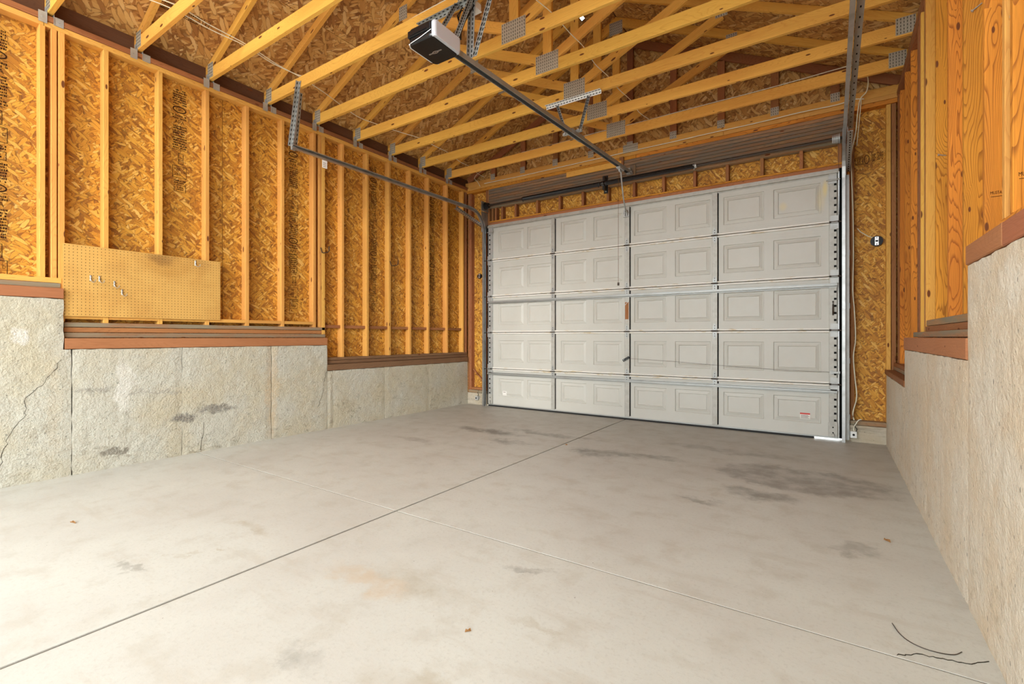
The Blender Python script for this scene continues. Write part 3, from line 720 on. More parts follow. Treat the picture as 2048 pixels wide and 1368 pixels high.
# ------------------------------------------------------------------ garage door
door=thing('door_1',(-2.39,6.5,0),None,None,kind='structure')
DX0,DX1=-4.835,.07; YD=6.50
bays=[(-4.63,-4.135,-4.065,-3.605),(-3.455,-3.03,-2.915,-2.475),(-2.295,-1.85,-1.735,-1.29),(-1.135,-.68,-.578,-.10)]
zs=[.035,.636,1.246,1.852,2.462,3.06]
for k in range(5):
    z0,z1=zs[k]+.004,zs[k+1]-.004; m=MB(); pz0,pz1=zs[k]+.125,zs[k]+.475
    if k==0: pz0,pz1=.175,.475
    cuts=[DX0]; cells=[]
    for b in bays:
        for (a,c) in ((b[0],b[1]),(b[2],b[3])):
            cells.append((cuts[-1],a,False)); cells.append((a,c,True)); cuts.append(c)
    cells.append((cuts[-1],DX1,False))
    for (a,c,pan) in cells:
        m.face([(a,YD,z0),(c,YD,z0),(c,YD,pz0),(a,YD,pz0)]); m.face([(a,YD,pz1),(c,YD,pz1),(c,YD,z1),(a,YD,z1)])
        if not pan: m.face([(a,YD,pz0),(c,YD,pz0),(c,YD,pz1),(a,YD,pz1)])
        else:
            rings=[(0,0),(.006,.013),(.013,.013),(.048,.002),(.054,.011)]
            for i in range(len(rings)-1):
                (d0,y0),(d1,y1)=rings[i],rings[i+1]
                o=[(a+d0,pz0+d0),(c-d0,pz0+d0),(c-d0,pz1-d0),(a+d0,pz1-d0)]; n_=[(a+d1,pz0+d1),(c-d1,pz0+d1),(c-d1,pz1-d1),(a+d1,pz1-d1)]
                for j in range(4):
                    j2=(j+1)%4
                    m.face([(o[j][0],YD+y0,o[j][1]),(o[j2][0],YD+y0,o[j2][1]),(n_[j2][0],YD+y1,n_[j2][1]),(n_[j][0],YD+y1,n_[j][1])])
            d,y=rings[-1]; m.face([(a+d,YD+y,pz0+d),(c-d,YD+y,pz0+d),(c-d,YD+y,pz1-d),(a+d,YD+y,pz1-d)])
    # back skin and edges
    m.face([(DX0,YD+.045,z0),(DX0,YD+.045,z1),(DX1,YD+.045,z1),(DX1,YD+.045,z0)])
    m.face([(DX0,YD,z1),(DX1,YD,z1),(DX1,YD+.045,z1),(DX0,YD+.045,z1)]); m.face([(DX0,YD,z0),(DX0,YD+.045,z0),(DX1,YD+.045,z0),(DX1,YD,z0)])
    m.face([(DX0,YD,z0),(DX0,YD,z1),(DX0,YD+.045,z1),(DX0,YD+.045,z0)]); m.face([(DX1,YD,z0),(DX1,YD+.045,z0),(DX1,YD+.045,z1),(DX1,YD,z1)])
    if k: m.m=1; m.box(DX0+.002,DX1-.002,YD+.012,YD+.040,zs[k]-.0045,zs[k]+.0045,0); m.m=0
    # embossed pinstripes
    for zz in ([z0+.075,z0+.055] if k else [])+([z1-.06,z1-.09] if k<4 else [z1-.10]):
        m.box(DX0+.1,DX1-.1,YD-.0022,YD+.001,zz-.003,zz+.003,0)
    sec=m.build('door_section',[M['door'],M['joint']],door,fix=False)
    # meeting rails
    r=MB()
    if k: r.box(DX0+.09,DX1-.09,YD-.018,YD+.001,z0,z0+.024,.005)
    if k<4: r.box(DX0+.09,DX1-.09,YD-.018,YD+.001,z1-.024,z1,.005)
    if r.v: r.build('meeting_rail',M['door_rail'],sec,fix=False)
    # stiles
    for xc in (-3.585,-2.395,-1.235):
        s_=MB(); wd=.062 if xc!=-2.395 else .07
        s_.box(xc-wd/2,xc+wd/2,YD-.022,YD+.001,z0+.012,z1-.012,.002); s_.build('center_stile',M['stile'],sec,fix=False)
        s_=MB(); s_.box(xc+wd/2+.001,xc+wd/2+.012,YD-.006,YD+.001,z0+.016,z1-.016,0); s_.build('stile_shadow_strip',M['hole_and_shade'],sec,fix=False)  # thin dark strip that paints the shadow along the stile
    for e,(xa,xb) in enumerate(((DX0+.004,DX0+.09),(DX1-.093,DX1-.018))):
        s_=MB(); s_.box(xa,xb,YD-.024,YD+.001,z0+.004,z1-.004,.003)
        s_.m=1
        hx=xa+.032 if e==0 else xb-.016
        n=6
        for i in range(n):
            zz=z0+.11+i*(z1-z0-.2)/(n-1); s_.box(hx-.012,hx+.012,YD-.0255,YD-.0235,zz-.012,zz+.012,0)
        for dz in (.045,.06): s_.box(hx-.03,hx-.024,YD-.0255,YD-.0235,z0+dz,z0+dz+.006,0)
        s_.build('end_stile',[M['galv_dull'] if e==0 else M['stile'],M['hole_and_shade']],sec,fix=False)
# hinges, rollers
for k in (1,2,3,4):
    z=zs[k]
    for xc in (-3.585,-2.395,-1.235):
        h=MB(); y=YD-.0225
        for sg in (1,-1):
            pts=[(xc-.022,z+sg*.012),(xc+.022,z+sg*.012),(xc+.024,z+sg*.06),(xc+.010,z+sg*.082),(xc,z+sg*.10),(xc-.010,z+sg*.082),(xc-.024,z+sg*.06)]
            f=[(x,y-.003,zz) for x,zz in pts]; h.face(f if sg<0 else f[::-1]); g_=[(x,y,zz) for x,zz in pts]
            for i in range(len(pts)):
                j=(i+1)%len(pts); h.face([f[i],f[j],g_[j],g_[i]])
            h.m=1
            for dz in (.035,.065): h.cyl((xc,y-.008,z+sg*dz),(xc,y-.001,z+sg*dz),.006,6)
            h.m=0
        h.m=1; h.cyl((xc-.042,y-.007,z),(xc+.042,y-.007,z),.008,8)
        h.build('hinge',[M['galv'],M['iron']],door)
    for e,(xa,xt) in enumerate(((DX0+.035,-4.905),(DX1-.04,.118))):
        h=MB(); y=YD-.028
        h.box(xa-.04,xa+.04,y,y+.004,z-.075,z+.075,.001); h.box(xa-.03,xa+.03,y-.03,y,z-.012,z+.012,.002)
        h.m=1; h.cyl((xa-.05,y-.022,z),(xa+.05,y-.022,z),.010,8)
        h.cyl((min(xa,xt),y-.022,z-.004),(max(xa,xt),y-.022,z-.004),.006,8)
        h.m=0; h.build('roller_hinge',[M['galv_dull'],M['iron']],door)
# struts: folded hat sections
for z,y in ((.555,YD-.055),(1.752,YD-.055)):
    st=MB(); prof=[(0,0),(.0,.006),(.010,.006),(.014,.040),(.030,.040),(.034,.006),(.044,.006),(.044,0),(.041,0),(.041,.003),(.032,.003),(.028,.037),(.016,.037),(.012,.003),(.003,.003),(.003,0)]
    st.prism((DX0+.01,YD-.022,z-.022),(DX1-.015,YD-.022,z-.022),(0,0,1),(0,-1,0),prof); st.build('strut',M['galv'],door)
st=MB(); prof=[(0,0),(.0,.010),(.010,.010),(.014,.035),(.05,.035),(.054,.010),(.066,.010),(.066,0)]
st.prism((DX0,YD-.001,3.0),(DX1,YD-.001,3.0),(0,0,1),(0,-1,0),prof); st.build('top_strut',M['stile'],door)
s_=MB(); s_.box(DX0,DX1,YD-.004,YD+.048,.024,.040,.001); s_.build('bottom_retainer',M['galv'],door,fix=False)
s_=MB(); s_.box(DX0-.01,-.165,YD,YD+.045,-.004,.024,.004); s_.build('bottom_seal',M['rubber'],door,fix=False)
for e,x in enumerate((DX0+.05,DX1-.055)):
    b_=MB(); b_.box(x-.045,x+.042,YD-.030,YD-.024,.045,.205,.001); b_.box(x-.012,x+.012,YD-.05,YD-.03,.05,.075,.001)
    b_.m=1; b_.cyl((x,YD-.034,.09),(x,YD-.030,.09),.008,6); b_.cyl((x,YD-.034,.15),(x,YD-.030,.15),.008,6); b_.build('bottom_bracket',[M['stile'],M['hole_and_shade']],door,fix=False)
for e,x in enumerate((DX0+.06,DX1-.06)):
    b_=MB(); b_.box(x-.04,x+.05,YD-.05,YD-.03,2.925,2.94,.001); b_.box(x-.04,x+.04,YD-.03,YD-.024,2.90,2.99,.001); b_.cyl((x-.06,YD-.05,2.935),(x+.07,YD-.05,2.935),.007,8); b_.build('top_roller_bracket',M['galv_dull'],door,fix=False)
# latch, lift handle, arm bracket, stain plate
b_=MB(); b_.m=0; b_.beam((-2.445,YD-.034,.835),(-2.36,YD-.034,.885),.030,.035,(0,1,0)); b_.m=1; b_.cyl((-2.395,YD-.05,.86),(-2.395,YD-.02,.86),.014,10); b_.cyl((-2.43,YD-.06,.845),(-2.43,YD-.04,.845),.006,8)
b_.build('lock_latch',[M['black_plastic'],M['galv']],door); 
b_=MB(); b_.cyl((-2.39,YD-.028,.985),(-2.39,YD-.02,.985),.012,10); b_.build('lock_bolt',M['galv_dull'],door)
b_=MB(); b_.tube([(-2.365,YD-.03,.868),(-1.8,YD-.03,.845),(-1.0,YD-.03,.80),(-.4,YD-.03,.775),(.01,YD-.03,.772)],.0016,5); b_.build('lock_cable',M['iron'],door)
b_=MB(); b_.cyl((.005,YD-.045,.77),(.005,YD-.02,.77),.022,12); b_.box(.0,.08,YD-.05,YD-.035,.757,.783,.002); b_.build('side_bolt',M['galv'],door)
b_=MB(); b_.tube([(.015,YD-.024,1.42),(.015,YD-.05,1.425),(.015,YD-.055,1.47),(.015,YD-.055,1.53),(.015,YD-.05,1.565),(.015,YD-.024,1.57)],.008,8); b_.build('lift_handle',M['iron'],door)
b_=MB(); b_.box(-2.42,-2.37,YD-.026,YD-.0225,1.42,1.66,0); b_.m=1; b_.beam((-2.42,YD-.028,1.62),(-2.365,YD-.028,1.67),.004,.02,(0,1,0)); b_.build('rusty_plate',[M['brown'],M['wire_metal']],door)
b_=MB(); b_.box(-2.44,-2.355,YD-.045,YD-.024,2.86,2.96,.002); b_.box(-2.415,-2.405,YD-.075,YD-.04,2.87,2.95,.001); b_.box(-2.385,-2.375,YD-.075,YD-.04,2.87,2.95,.001); b_.cyl((-2.43,YD-.065,2.91),(-2.36,YD-.065,2.91),.008,8); b_.build('opener_bracket',M['galv_dull'],door)
b_=MB(); b_.box(-.305,-.205,YD+.003,YD+.0065,.215,.285,0); b_.m=1; b_.box(-.305,-.205,YD+.0022,YD+.003,.268,.285,0); b_.m=2
for i in range(4): b_.box(-.298,-.212-.012*(i%2),YD+.0024,YD+.003,.222+.011*i,.226+.011*i,0)
o=b_.build('warning_label',[M['paper'],M['red_print'],M['ink']],door,fix=False); o['label']='white sticker with a red stripe'
b_=MB(); b_.box(-4.55,-4.47,YD+.003,YD+.0065,.20,.27,0); b_.m=1; b_.box(-4.54,-4.49,YD+.0022,YD+.003,.25,.256,0); b_.build('warning_label',[M['paper'],M['ink']],door,fix=False)
for x0,x1 in ((-4.905,-4.85),(.072,.125)):   # stop moulding outside the door edge
    b_=MB(); b_.box(x0,x1,YD+.047,YW-.002,.02,3.085,.002); b_.build('door_stop',M['hole_and_shade'],door,fix=False)

# ------------------------------------------------------------------ tracks
def cprof(w_,d,t_=.0025,sg=1):
    """C-shaped track section, open to one side"""
    o=[(0,-w_/2),(sg*d,-w_/2),(sg*d,-w_/2+.012),(sg*(d-t_),-w_/2+.012),(sg*(d-t_),-w_/2+t_),(sg*t_,-w_/2+t_),(sg*t_,w_/2-t_),(sg*(d-t_),w_/2-t_),(sg*(d-t_),w_/2-.012),(sg*d,w_/2-.012),(sg*d,w_/2),(0,w_/2)]
    return o
def track(X,sg,yend,zend,label):
    t=thing('garage_door_track',(X,6.45,0),label,'door track','steel tracks of the garage door')
    yv=6.445; zh0=3.275; R=.34
    path=[(X,yv,.0),(X,yv,2.9)]
    zt=zh0-.0
    path=[(X,yv,0.0),(X,yv,1.5),(X,yv,zt-R)]
    for k in range(1,9):
        a=k/8*PI/2*.97; path.append((X,yv-R*(1-math.cos(a)),zt-R+R*math.sin(a)))
    hx=[(X,yv-R-.05,zt+.003)]
    path+= hx+[(X,(yv+yend)/2,(zt+zend)/2),(X,yend,zend)]
    m=MB(); m.sweep(path,cprof(.052,.030,.003,sg)); m.build('channel',M['track'],t,smooth=False)
    return t,path
tl,pl=track(-4.915,1,2.99,3.255,'left garage door track, curving from the door up beneath the left wall studs')
tr,pr=track(.128,-1,3.05,3.30,'right garage door track, running overhead toward the camera at the right')
def angle(m,p0,p1,w_,t_,a,b,slots=True,mat_i=1,step=.045):
    """perforated L-section steel; a and b are the two flange directions"""
    p0=Vector(p0);p1=Vector(p1);a=Vector(a).normalized();b=Vector(b).normalized()
    m.m=0; m.prism(p0,p1,a,b,[(0,0),(w_,0),(w_,t_),(t_,t_),(t_,w_),(0,w_)])
    if slots:
        m.m=mat_i; L=(p1-p0).length; d=(p1-p0).normalized(); n=int(L/step)
        for i in range(n):
            c=p0+d*(i+.5)*L/n
            for (u,v) in ((a,b),(b,a)):
                q=c+u*w_*.55
                m.beam(q-d*.011-v*.0006,q+d*.011-v*.0006,.009,.0012,v,0)
                q2=c+u*w_*.55+v*(t_+.0004); m.beam(q2-d*.011,q2+d*.011,.009,.0012,v,0)
        m.m=0
# track supports: jamb angle, hangers, splice
for t,X,sg in ((tl,-4.915,-1),(tr,.128,1)):
    m=MB(); angle(m,(X+sg*.004,6.50,.02),(X+sg*.004,6.50,2.98),.034,.0025,(sg,0,0),(0,1,0),False); m.build('jamb_angle',M['black_metal'] if sg<0 else M['galv_dull'],t,fix=False)
    m=MB(); angle(m,(X+sg*.004,6.52,3.02),(X+sg*.004,5.75,3.20),.045,.003,(0,0,1),(sg,0,0),True); m.build('flag_bracket',[M['track'],M['hole_and_shade']],t,fix=False)
    m=MB(); m.box(min(X+sg*.002,X+sg*.006),max(X+sg*.002,X+sg*.006),6.40,6.58,2.95,3.30,.001); m.build('flag_plate',M['track'],t,fix=False)
m=MB(); angle(m,(.135,3.05,3.335),(.135,6.0,3.312),.045,.003,(1,0,0),(0,0,-1),True,1,.12); m.build('reinforcing_angle',[M['galv'],M['hole_and_shade']],tr,fix=False)
m=MB(); angle(m,(.135,3.05,3.33),(.10,2.965,3.95),.038,.003,(1,0,0),(0,1,0),True); m.build('hanger_strap',[M['galv'],M['hole_and_shade']],tr,fix=False)
m=MB(); angle(m,(-4.93,2.99,3.262),(-4.73,2.960,3.90),.038,.003,(1,0,0),(0,-1,0),True); m.build('hanger_strap',[M['galv'],M['hole_and_shade']],tl,fix=False)
m=MB(); angle(m,(-4.93,3.03,3.29),(-4.80,3.012,3.83),.034,.003,(-1,0,0),(0,1,0),True); m.build('hanger_strap',[M['galv'],M['hole_and_shade']],tl,fix=False)
m=MB(); m.box(-4.93,-4.905,2.985,3.03,3.225,3.295,.001); m.build('end_bolt_plate',M['galv'],tl,fix=False)
m=MB(); m.box(-4.901,-4.899,3.355,3.42,3.135,3.225,0); m.m=1
for i in range(3): m.box(-4.8985,-4.898,3.365,3.405,3.15+.02*i,3.155+.02*i,0)
o=m.build('tag_label',[M['paper'],M['ink_faint']],tl,fix=False); o['label']='small white paper tag'

# ------------------------------------------------------------------ torsion springs on the shaft over the door
ts=thing('torsion_spring_shaft',(-2.39,6.43,3.37),'black torsion springs and steel shaft mounted on the header above the door','spring assembly')
ZS=3.385; YS=6.44
m=MB(); m.cyl((-4.93,YS,ZS),(.13,YS,ZS),.013,10); m.build('shaft',M['iron'],ts,smooth=True)
def coil(x0,x1):
    m=MB(); n=int((x1-x0)/.0105); N=14; i0=len(m.v); prof=[]
    for k in range(n*2+1):
        x=x0+(x1-x0)*k/(n*2); r=.034 if k%2 else .0315
        for j in range(N):
            g=2*PI*j/N; m.v.append((x,YS+r*math.cos(g),ZS+r*math.sin(g)))
    for k in range(n*2):
        for j in range(N):
            j2=(j+1)%N; m.f.append((k*N+j,k*N+j2,(k+1)*N+j2,(k+1)*N+j)); m.uv.append([(0,0)]*4); m.mi.append(0)
    return m.build('torsion_spring',M['black_metal'],ts,smooth=True)
coil(-4.10,-2.80); coil(-2.68,-1.47)
for x in (-2.80,-2.68,-4.10,-1.47):
    m=MB(); m.cyl((x-.022,YS,ZS),(x+.022,YS,ZS),.030,14); m.cyl((x-.008,YS-.05,ZS),(x-.008,YS+.0,ZS),.007,6); m.cyl((x-.008,YS,ZS-.045),(x-.008,YS,ZS),.007,6); m.build('spring_cone',M['galv_dull'] if x>-1.6 else M['black_metal'],ts,smooth=True)
m=MB(); m.box(-2.755,-2.725,6.46,6.56,3.30,3.50,.002); m.box(-2.77,-2.71,6.548,6.558,3.27,3.53,.002); m.cyl((-2.76,YS,ZS),(-2.72,YS,ZS),.036,14)
m.m=1
for z in (3.30,3.46,3.50): m.cyl((-2.74,6.54,z),(-2.74,6.55,z),.010,8)
m.build('center_bearing_plate',[M['black_metal'],M['galv']],ts)
for x,sg in ((-4.86,1),(.075,-1)):
    m=MB()
    for k in range(6): m.cyl((x+sg*.012*k,YS,ZS),(x+sg*.012*(k+1)-sg*.003,YS,ZS),.052-.002*k,16)
    m.cyl((x-sg*.004,YS,ZS),(x,YS,ZS),.060,16); m.build('cable_drum',M['black_metal'] if x<0 else M['galv_dull'],ts,smooth=True)
    m=MB(); m.box(x-sg*.03-.004,x-sg*.03+.004,6.36,6.555,3.30,3.46,.001); m.build('end_bearing_plate',M['track'],ts,fix=False)
    m=MB(); m.tube([(x+sg*.01,YS-.05,ZS),(x+sg*.005,YS+.02,2.2),(x,YS+.03,.09)],.0018,5); m.build('lift_cable',M['iron'],ts)

# ------------------------------------------------------------------ opener
op=thing('garage_door_opener',(-2.40,2.6,3.27),'black garage door opener with milky light lens and long steel rail to the door','opener')
hx0,hx1,hy0,hy1,hz0,hz1=-2.545,-2.285,2.44,2.735,3.268,3.385
def rounded(x0,x1,y0,y1,z0,z1,r,top_in=.0,n=4):
    """box with rounded upright corners and a domed underside"""
    m=MB(); ring=[]
    for (cx,cy,a0) in ((x1-r,y1-r,0),(x0+r,y1-r,90),(x0+r,y0+r,180),(x1-r,y0+r,270)):
        for k in range(n+1):
            a=math.radians(a0+90*k/n); ring.append((cx+r*math.cos(a),cy+r*math.sin(a)))
    cx=(x0+x1)/2; cy=(y0+y1)/2
    lev=[(z1,.97),(z1-.01,1),(z0+.02,1),(z0+.008,.985),(z0,.94)]
    R=[[(cx+(x-cx)*s,cy+(y-cy)*s,z) for x,y in ring] for z,s in lev]
    N=len(ring)
    for a,b in zip(R[:-1],R[1:]):
        for k in range(N):
            k2=(k+1)%N; m.face([a[k],a[k2],b[k2],b[k]])
    m.face(R[0]); m.face(R[-1][::-1]); return m
m=rounded(hx0,hx1-.022,hy0,hy1,hz0,hz1,.03); m.build('motor_housing',M['black_plastic'],op,smooth=True)
m=rounded(hx1-.05,hx1,hy0+.006,hy1-.006,hz0+.004,hz1-.004,.02); m.build('light_lens',M['lens'],op,smooth=True)
m=MB(); m.tube([(hx0+.02,hy0-.002,hz0+.008),(hx0-.003,hy0+.03,hz0+.008),(hx0-.003,hy1-.05,hz0+.008),(hx0+.03,hy1+.001,hz0+.008)],.005,8); m.build('lens_rim',M['white_plastic'],op,smooth=True)
m=MB(); m.tube([(hx0+.03,hy0-.002,hz0+.012),((hx0+hx1)/2-.01,hy0-.005,hz0+.020),(hx1-.03,hy0-.002,hz0+.045)],.003,6); m.build('chrome_trim',M['silver'],op,smooth=True)
m=MB()   # badge on the underside: oval with two side bars
bx,by=(hx0+hx1)/2-.01,hy0+.16
m.face([(bx+.026*math.cos(2*PI*k/20),by+.014*math.sin(2*PI*k/20),hz0-.001) for k in range(20)][::-1])
for s in (-1,1): m.box(bx+s*.042-.018,bx+s*.042+.018,by-.005,by+.005,hz0-.0015,hz0+.002,.0)
m.m=1; m.face([(bx+.020*math.cos(2*PI*k/20),by+.009*math.sin(2*PI*k/20),hz0-.0014) for k in range(20)][::-1])
for s in (-1,1):
    for j in range(4): m.box(bx+s*.042-.014+.008*j,bx+s*.042-.010+.008*j,by-.003,by+.003,hz0-.0020,hz0-.0014,0)
m.m=0; m.box(bx-.012,bx+.012,by-.002,by+.002,hz0-.0022,hz0-.0013,0)
m.build('badge',[M['silver'],M['black_plastic']],op,fix=False)
m=MB(); m.box(hx0+.01,hx1-.04,hy0-.010,hy0+.03,hz0+.05,hz0+.10,.004); m.box(hx0+.03,hx1-.07,hy0-.014,hy0,hz0+.06,hz0+.066,.001); m.build('end_panel',M['black_plastic'],op,fix=False)
# rail: inverted T with a belt
RX=-2.362; r0=Vector((RX,2.70,3.325)); r1=Vector((RX+.0,6.46,3.492))
m=MB(); d=(r1-r0).normalized(); up=Vector((1,0,0)).cross(d); 
m.prism(r0,r1,(1,0,0),up,[(-.026,-.028),(-.022,-.028),(-.022,.010),(.022,.010),(.022,-.028),(.026,-.028),(.026,.014),(.004,.014),(.004,.030),(-.004,.030),(-.004,.014),(-.026,.014)])
m.build('rail',M['galv'],op)
m=MB(); m.beam(r0-up*.016,r1-up*.016,.032,.006,up,0); m.build('drive_belt',M['rubber'],op)
q0=r0.lerp(r1,.52); q1=r0.lerp(r1,.60)
m=MB(); m.prism(q0,q1,(1,0,0),up,[(-.032,-.03),(-.027,-.03),(-.027,.016),(.027,.016),(.027,-.03),(.032,-.03),(.032,.02),(-.032,.02)]); m.build('rail_sleeve',M['galv'],op)
m=MB(); m.box(RX-.03,RX+.03,6.44,6.50,3.455,3.535,.003); m.cyl((RX-.045,6.46,3.487),(RX+.045,6.46,3.487),.012,8); m.box(RX-.035,RX+.035,6.50,6.545,3.47,3.52,.002); m.build('header_bracket',M['galv'],op)
m=MB(); m.box(RX-.07,RX+.07,6.540,6.557,3.44,3.60,.002); m.build('bracket_board',M['header'],op)
# trolley, arm and red-handled release cord
m=MB(); m.box(RX-.028,RX+.028,6.06,6.22,3.425,3.447,.003); m.box(RX-.01,RX+.01,6.10,6.18,3.39,3.43,.002); m.build('trolley',M['galv_dull'],op)
m=MB(); m.tube([(RX,6.16,3.40),(RX-.002,6.20,3.25),(RX-.004,6.26,3.08),(RX-.006,6.32,2.98),(RX-.008,6.37,2.93),(RX-.01,YD-.065,2.91)],.010,8); m.build('door_arm',M['galv'],op,smooth=True)
m=MB(); m.tube([(RX-.01,6.10,3.39),(RX-.012,6.10,2.7),(RX-.012,6.10,1.90)],.0022,5); m.m=1; m.cyl((RX-.012,6.10,1.86),(RX-.012,6.10,1.90),.014,8)
m.build('release_cord',[M['ink_faint'],M['iron']],op)
# hanging angles over the motor (truss at y=2.965) and at mid rail (truss at y=4.81)
m=MB(); angle(m,(-2.95,2.960,3.852),(-1.90,2.960,3.852),.036,.003,(0,0,-1),(0,-1,0),True); m.build('ceiling_angle',[M['galv'],M['hole_and_shade']],op,fix=False)
for (a,b) in (((-2.50,2.66,3.385),(-2.52,2.955,3.86)),((-2.31,2.70,3.385),(-2.365,2.955,3.86))):
    m=MB(); angle(m,a,b,.030,.0025,(1,0,0),(0,-1,0),True,1,.035); m.build('hanger_angle',[M['galv'],M['hole_and_shade']],op,fix=False)
m=MB(); angle(m,(-2.37,2.93,3.36),(-2.365,2.96,4.02),.040,.0025,(1,0,0),(0,-1,0),True,1,.035); m.build('hanger_angle',[M['galv_dull'],M['hole_and_shade']],op,fix=False)
m=MB(); angle(m,(-2.33,2.94,3.37),(-2.12,2.955,3.95),.026,.0025,(1,0,0),(0,-1,0),True,1,.035); m.build('hanger_angle',[M['galv_dull'],M['hole_and_shade']],op,fix=False)
m=MB(); angle(m,(-2.74,4.800,3.835),(-2.06,4.800,3.835),.040,.003,(0,0,-1),(0,-1,0),True,1,.035); m.build('ceiling_angle',[M['white_plastic'],M['hole_and_shade']],op,fix=False)
for (a,b) in (((-2.60,4.790,3.80),(-2.47,4.76,3.44)),((-2.21,4.790,3.80),(-2.30,4.76,3.44))):
    m=MB(); angle(m,a,b,.026,.0025,(1,0,0),(0,-1,0),True,1,.03); m.build('hanger_angle',[M['galv'],M['hole_and_shade']],op,fix=False)
m=MB(); m.box(-2.50,-2.27,4.745,4.775,3.425,3.45,.001); m.cyl((-2.47,4.73,3.437),(-2.47,4.78,3.437),.012,8); m.cyl((-2.30,4.73,3.437),(-2.30,4.78,3.437),.012,8); m.build('rail_saddle',[M['galv'],M['hole_and_shade']],op)
# power cord coil and outlet
m=MB(); m.tube([(-2.36,2.74,3.36),(-2.35,2.80,3.45),(-2.40,2.86,3.60),(-2.44,2.88,3.68),(-2.42,2.89,3.74),(-2.385,2.89,3.72),(-2.39,2.87,3.62),(-2.37,2.82,3.50),(-2.34,2.84,3.60),(-2.30,2.90,3.74)],.006,7)
m.tube([(-2.36,2.80,3.44),(-2.41,2.86,3.58),(-2.45,2.88,3.70),(-2.41,2.89,3.76),(-2.37,2.89,3.70),(-2.38,2.84,3.55),(-2.35,2.80,3.44)],.006,7); m.build('power_cord',M['black_plastic'],op,smooth=True)
ob=thing('ceiling_outlet',(-2.36,2.95,3.80),'white ceiling outlet box behind the opener hangers','electrical outlet')
m=MB(); m.box(-2.435,-2.335,2.963,3.035,3.780,3.834,.004); m.build('box',M['white_plastic'],ob,fix=False)
m=MB(); m.box(-2.44,-2.33,2.958,3.04,3.774,3.779,.002); m.m=1; m.box(-2.395,-2.375,2.985,3.01,3.7725,3.775,0); m.build('cover_plate',[M['white_plastic'],M['hole_and_shade']],ob,fix=False)

# ------------------------------------------------------------------ pegboard on the left wall
pb=thing('pegboard',(-5.35,1.85,1.34),'tan perforated pegboard panel fixed over the studs above the sill','pegboard')
PX=-5.345
m=MB(); m.box(PX-.007,PX,1.217,2.452,1.345,1.958,.001); m.m=1
ny=46; nz=23
for i in range(ny):
    for j in range(nz):
        y=1.226+i*(1.212/(ny-1)); z=1.362+j*(.58/(nz-1)); r=.0030
        m.face([(PX+.0006,y+r*math.cos(2*PI*k/6),z+1.15*r*math.sin(2*PI*k/6)) for k in range(6)])
m.build('panel',[M['peg'],M['hole_and_shade']],pb,fix=False)
for k,(y,z,l) in enumerate(((1.395,1.665,'first peg hook from the left end of the pegboard'),(1.455,1.665,'second peg hook from the left end of the pegboard'),(1.560,1.630,'third peg hook from the left, level with the first two'),(1.615,1.560,'lowest of the peg hooks, right of the other three'),(2.215,1.900,'peg hook alone near the top right corner of the pegboard'))):
    t=thing('peg_hook',(PX,y,z),'wire '+l,'hook','wire hooks on the pegboard')
    m=MB(); m.tube([(PX+.001,y,z+.035),(PX+.006,y,z+.02),(PX+.007,y,z),(PX+.020,y+.004,z-.018),(PX+.045,y+.008,z-.025),(PX+.068,y+.012,z-.018),(PX+.078,y+.013,z-.002)],.0032,6)
    m.build('wire',M['wire_metal'],t,smooth=True)
    m=MB(); m.box(PX+.001,PX+.005,y-.006,y+.006,z-.01,z+.04,.001); m.build('clip',M['wire_metal'],t,fix=False)
# small clip hanging at the foot of the board, two tool hooks
for (y,z,l) in ((3.650,2.245,'dark iron utility hook on the doubled post at the wall step'),(4.785,2.225,'dark iron utility hook further along, in the bay nearer the door')):
    t=thing('utility_hook',(XS,y,z),l,'hook','iron utility hooks on the left wall')
    m=MB(); m.tube([(XS-.03,y,z+.055),(XS+.004,y,z+.05),(XS+.015,y,z+.02),(XS+.03,y,z-.012),(XS+.06,y,z-.02),(XS+.15,y,z-.018),(XS+.168,y,z-.008),(XS+.172,y,z+.05)],.006,8)
    m.build('rod',M['iron'],t,smooth=True)

# ------------------------------------------------------------------ electrical boxes, sensors, cables
def ebox(x,z,r,label,wire=None):
    t=thing('junction_box',(x,YO,z),label,'electrical box')
    m=MB(); n=18
    m.cyl((x,YO-.03,z),(x,YO-.001,z),r,n); m.build('housing',M['black_plastic'],t,smooth=True)
    m=MB(); m.box(x-.018,x+.018,YO-.037,YO-.030,z-r*.8,z+r*.8,.002); m.m=1; m.box(x-.012,x+.012,YO-.040,YO-.036,z-.01,z+.01,.001); m.cyl((x,YO-.04,z+r*.6),(x,YO-.036,z+r*.6),.006,6); m.cyl((x,YO-.04,z-r*.6),(x,YO-.036,z-r*.6),.006,6)
    m.build('strap',[M['silver'],M['black_plastic']],t,fix=False)
    if wire:
        m=MB(); m.tube(wire,.005,6); m.build('cable',M['cream_wire'],t,smooth=True)
ebox(.418,2.235,.058,'round black junction box on the strand board right of the door',[(.40,YO-.02,2.27),(.34,YO-.015,2.30),(.27,YO-.012,2.36),(.245,YO-.01,2.40)])
ebox(-5.155,2.245,.045,'round black junction box on the narrow strand board left of the door')
def sensor(x,z,label,sg):
    t=thing('safety_sensor',(x,6.52,0),label,'sensor','safety sensors beside the door')
    m=MB(); m.box(x-.03,x+.03,6.49,6.525,z-.035,z+.035,.004); m.build('housing',M['white_plastic' if sg>0 else 'galv_dull'],t,fix=False)
    m=MB(); m.cyl((x,6.482,z),(x,6.49,z),.012,10); m.m=1; m.box(min(x-sg*.045,x-sg*.02),max(x-sg*.045,x-sg*.02),6.525,6.533,z-.02,z+.03,.001); m.build('lens',[M['black_plastic'],M['galv']],t)
    m=MB(); m.tube([(x+.02,6.50,z+.03),(x+.03,6.51,z+.06),(x+.01,6.52,z+.09),(x+.015,6.53,z+.13)],.004,6); m.build('lead',M['rubber'],t,smooth=True)
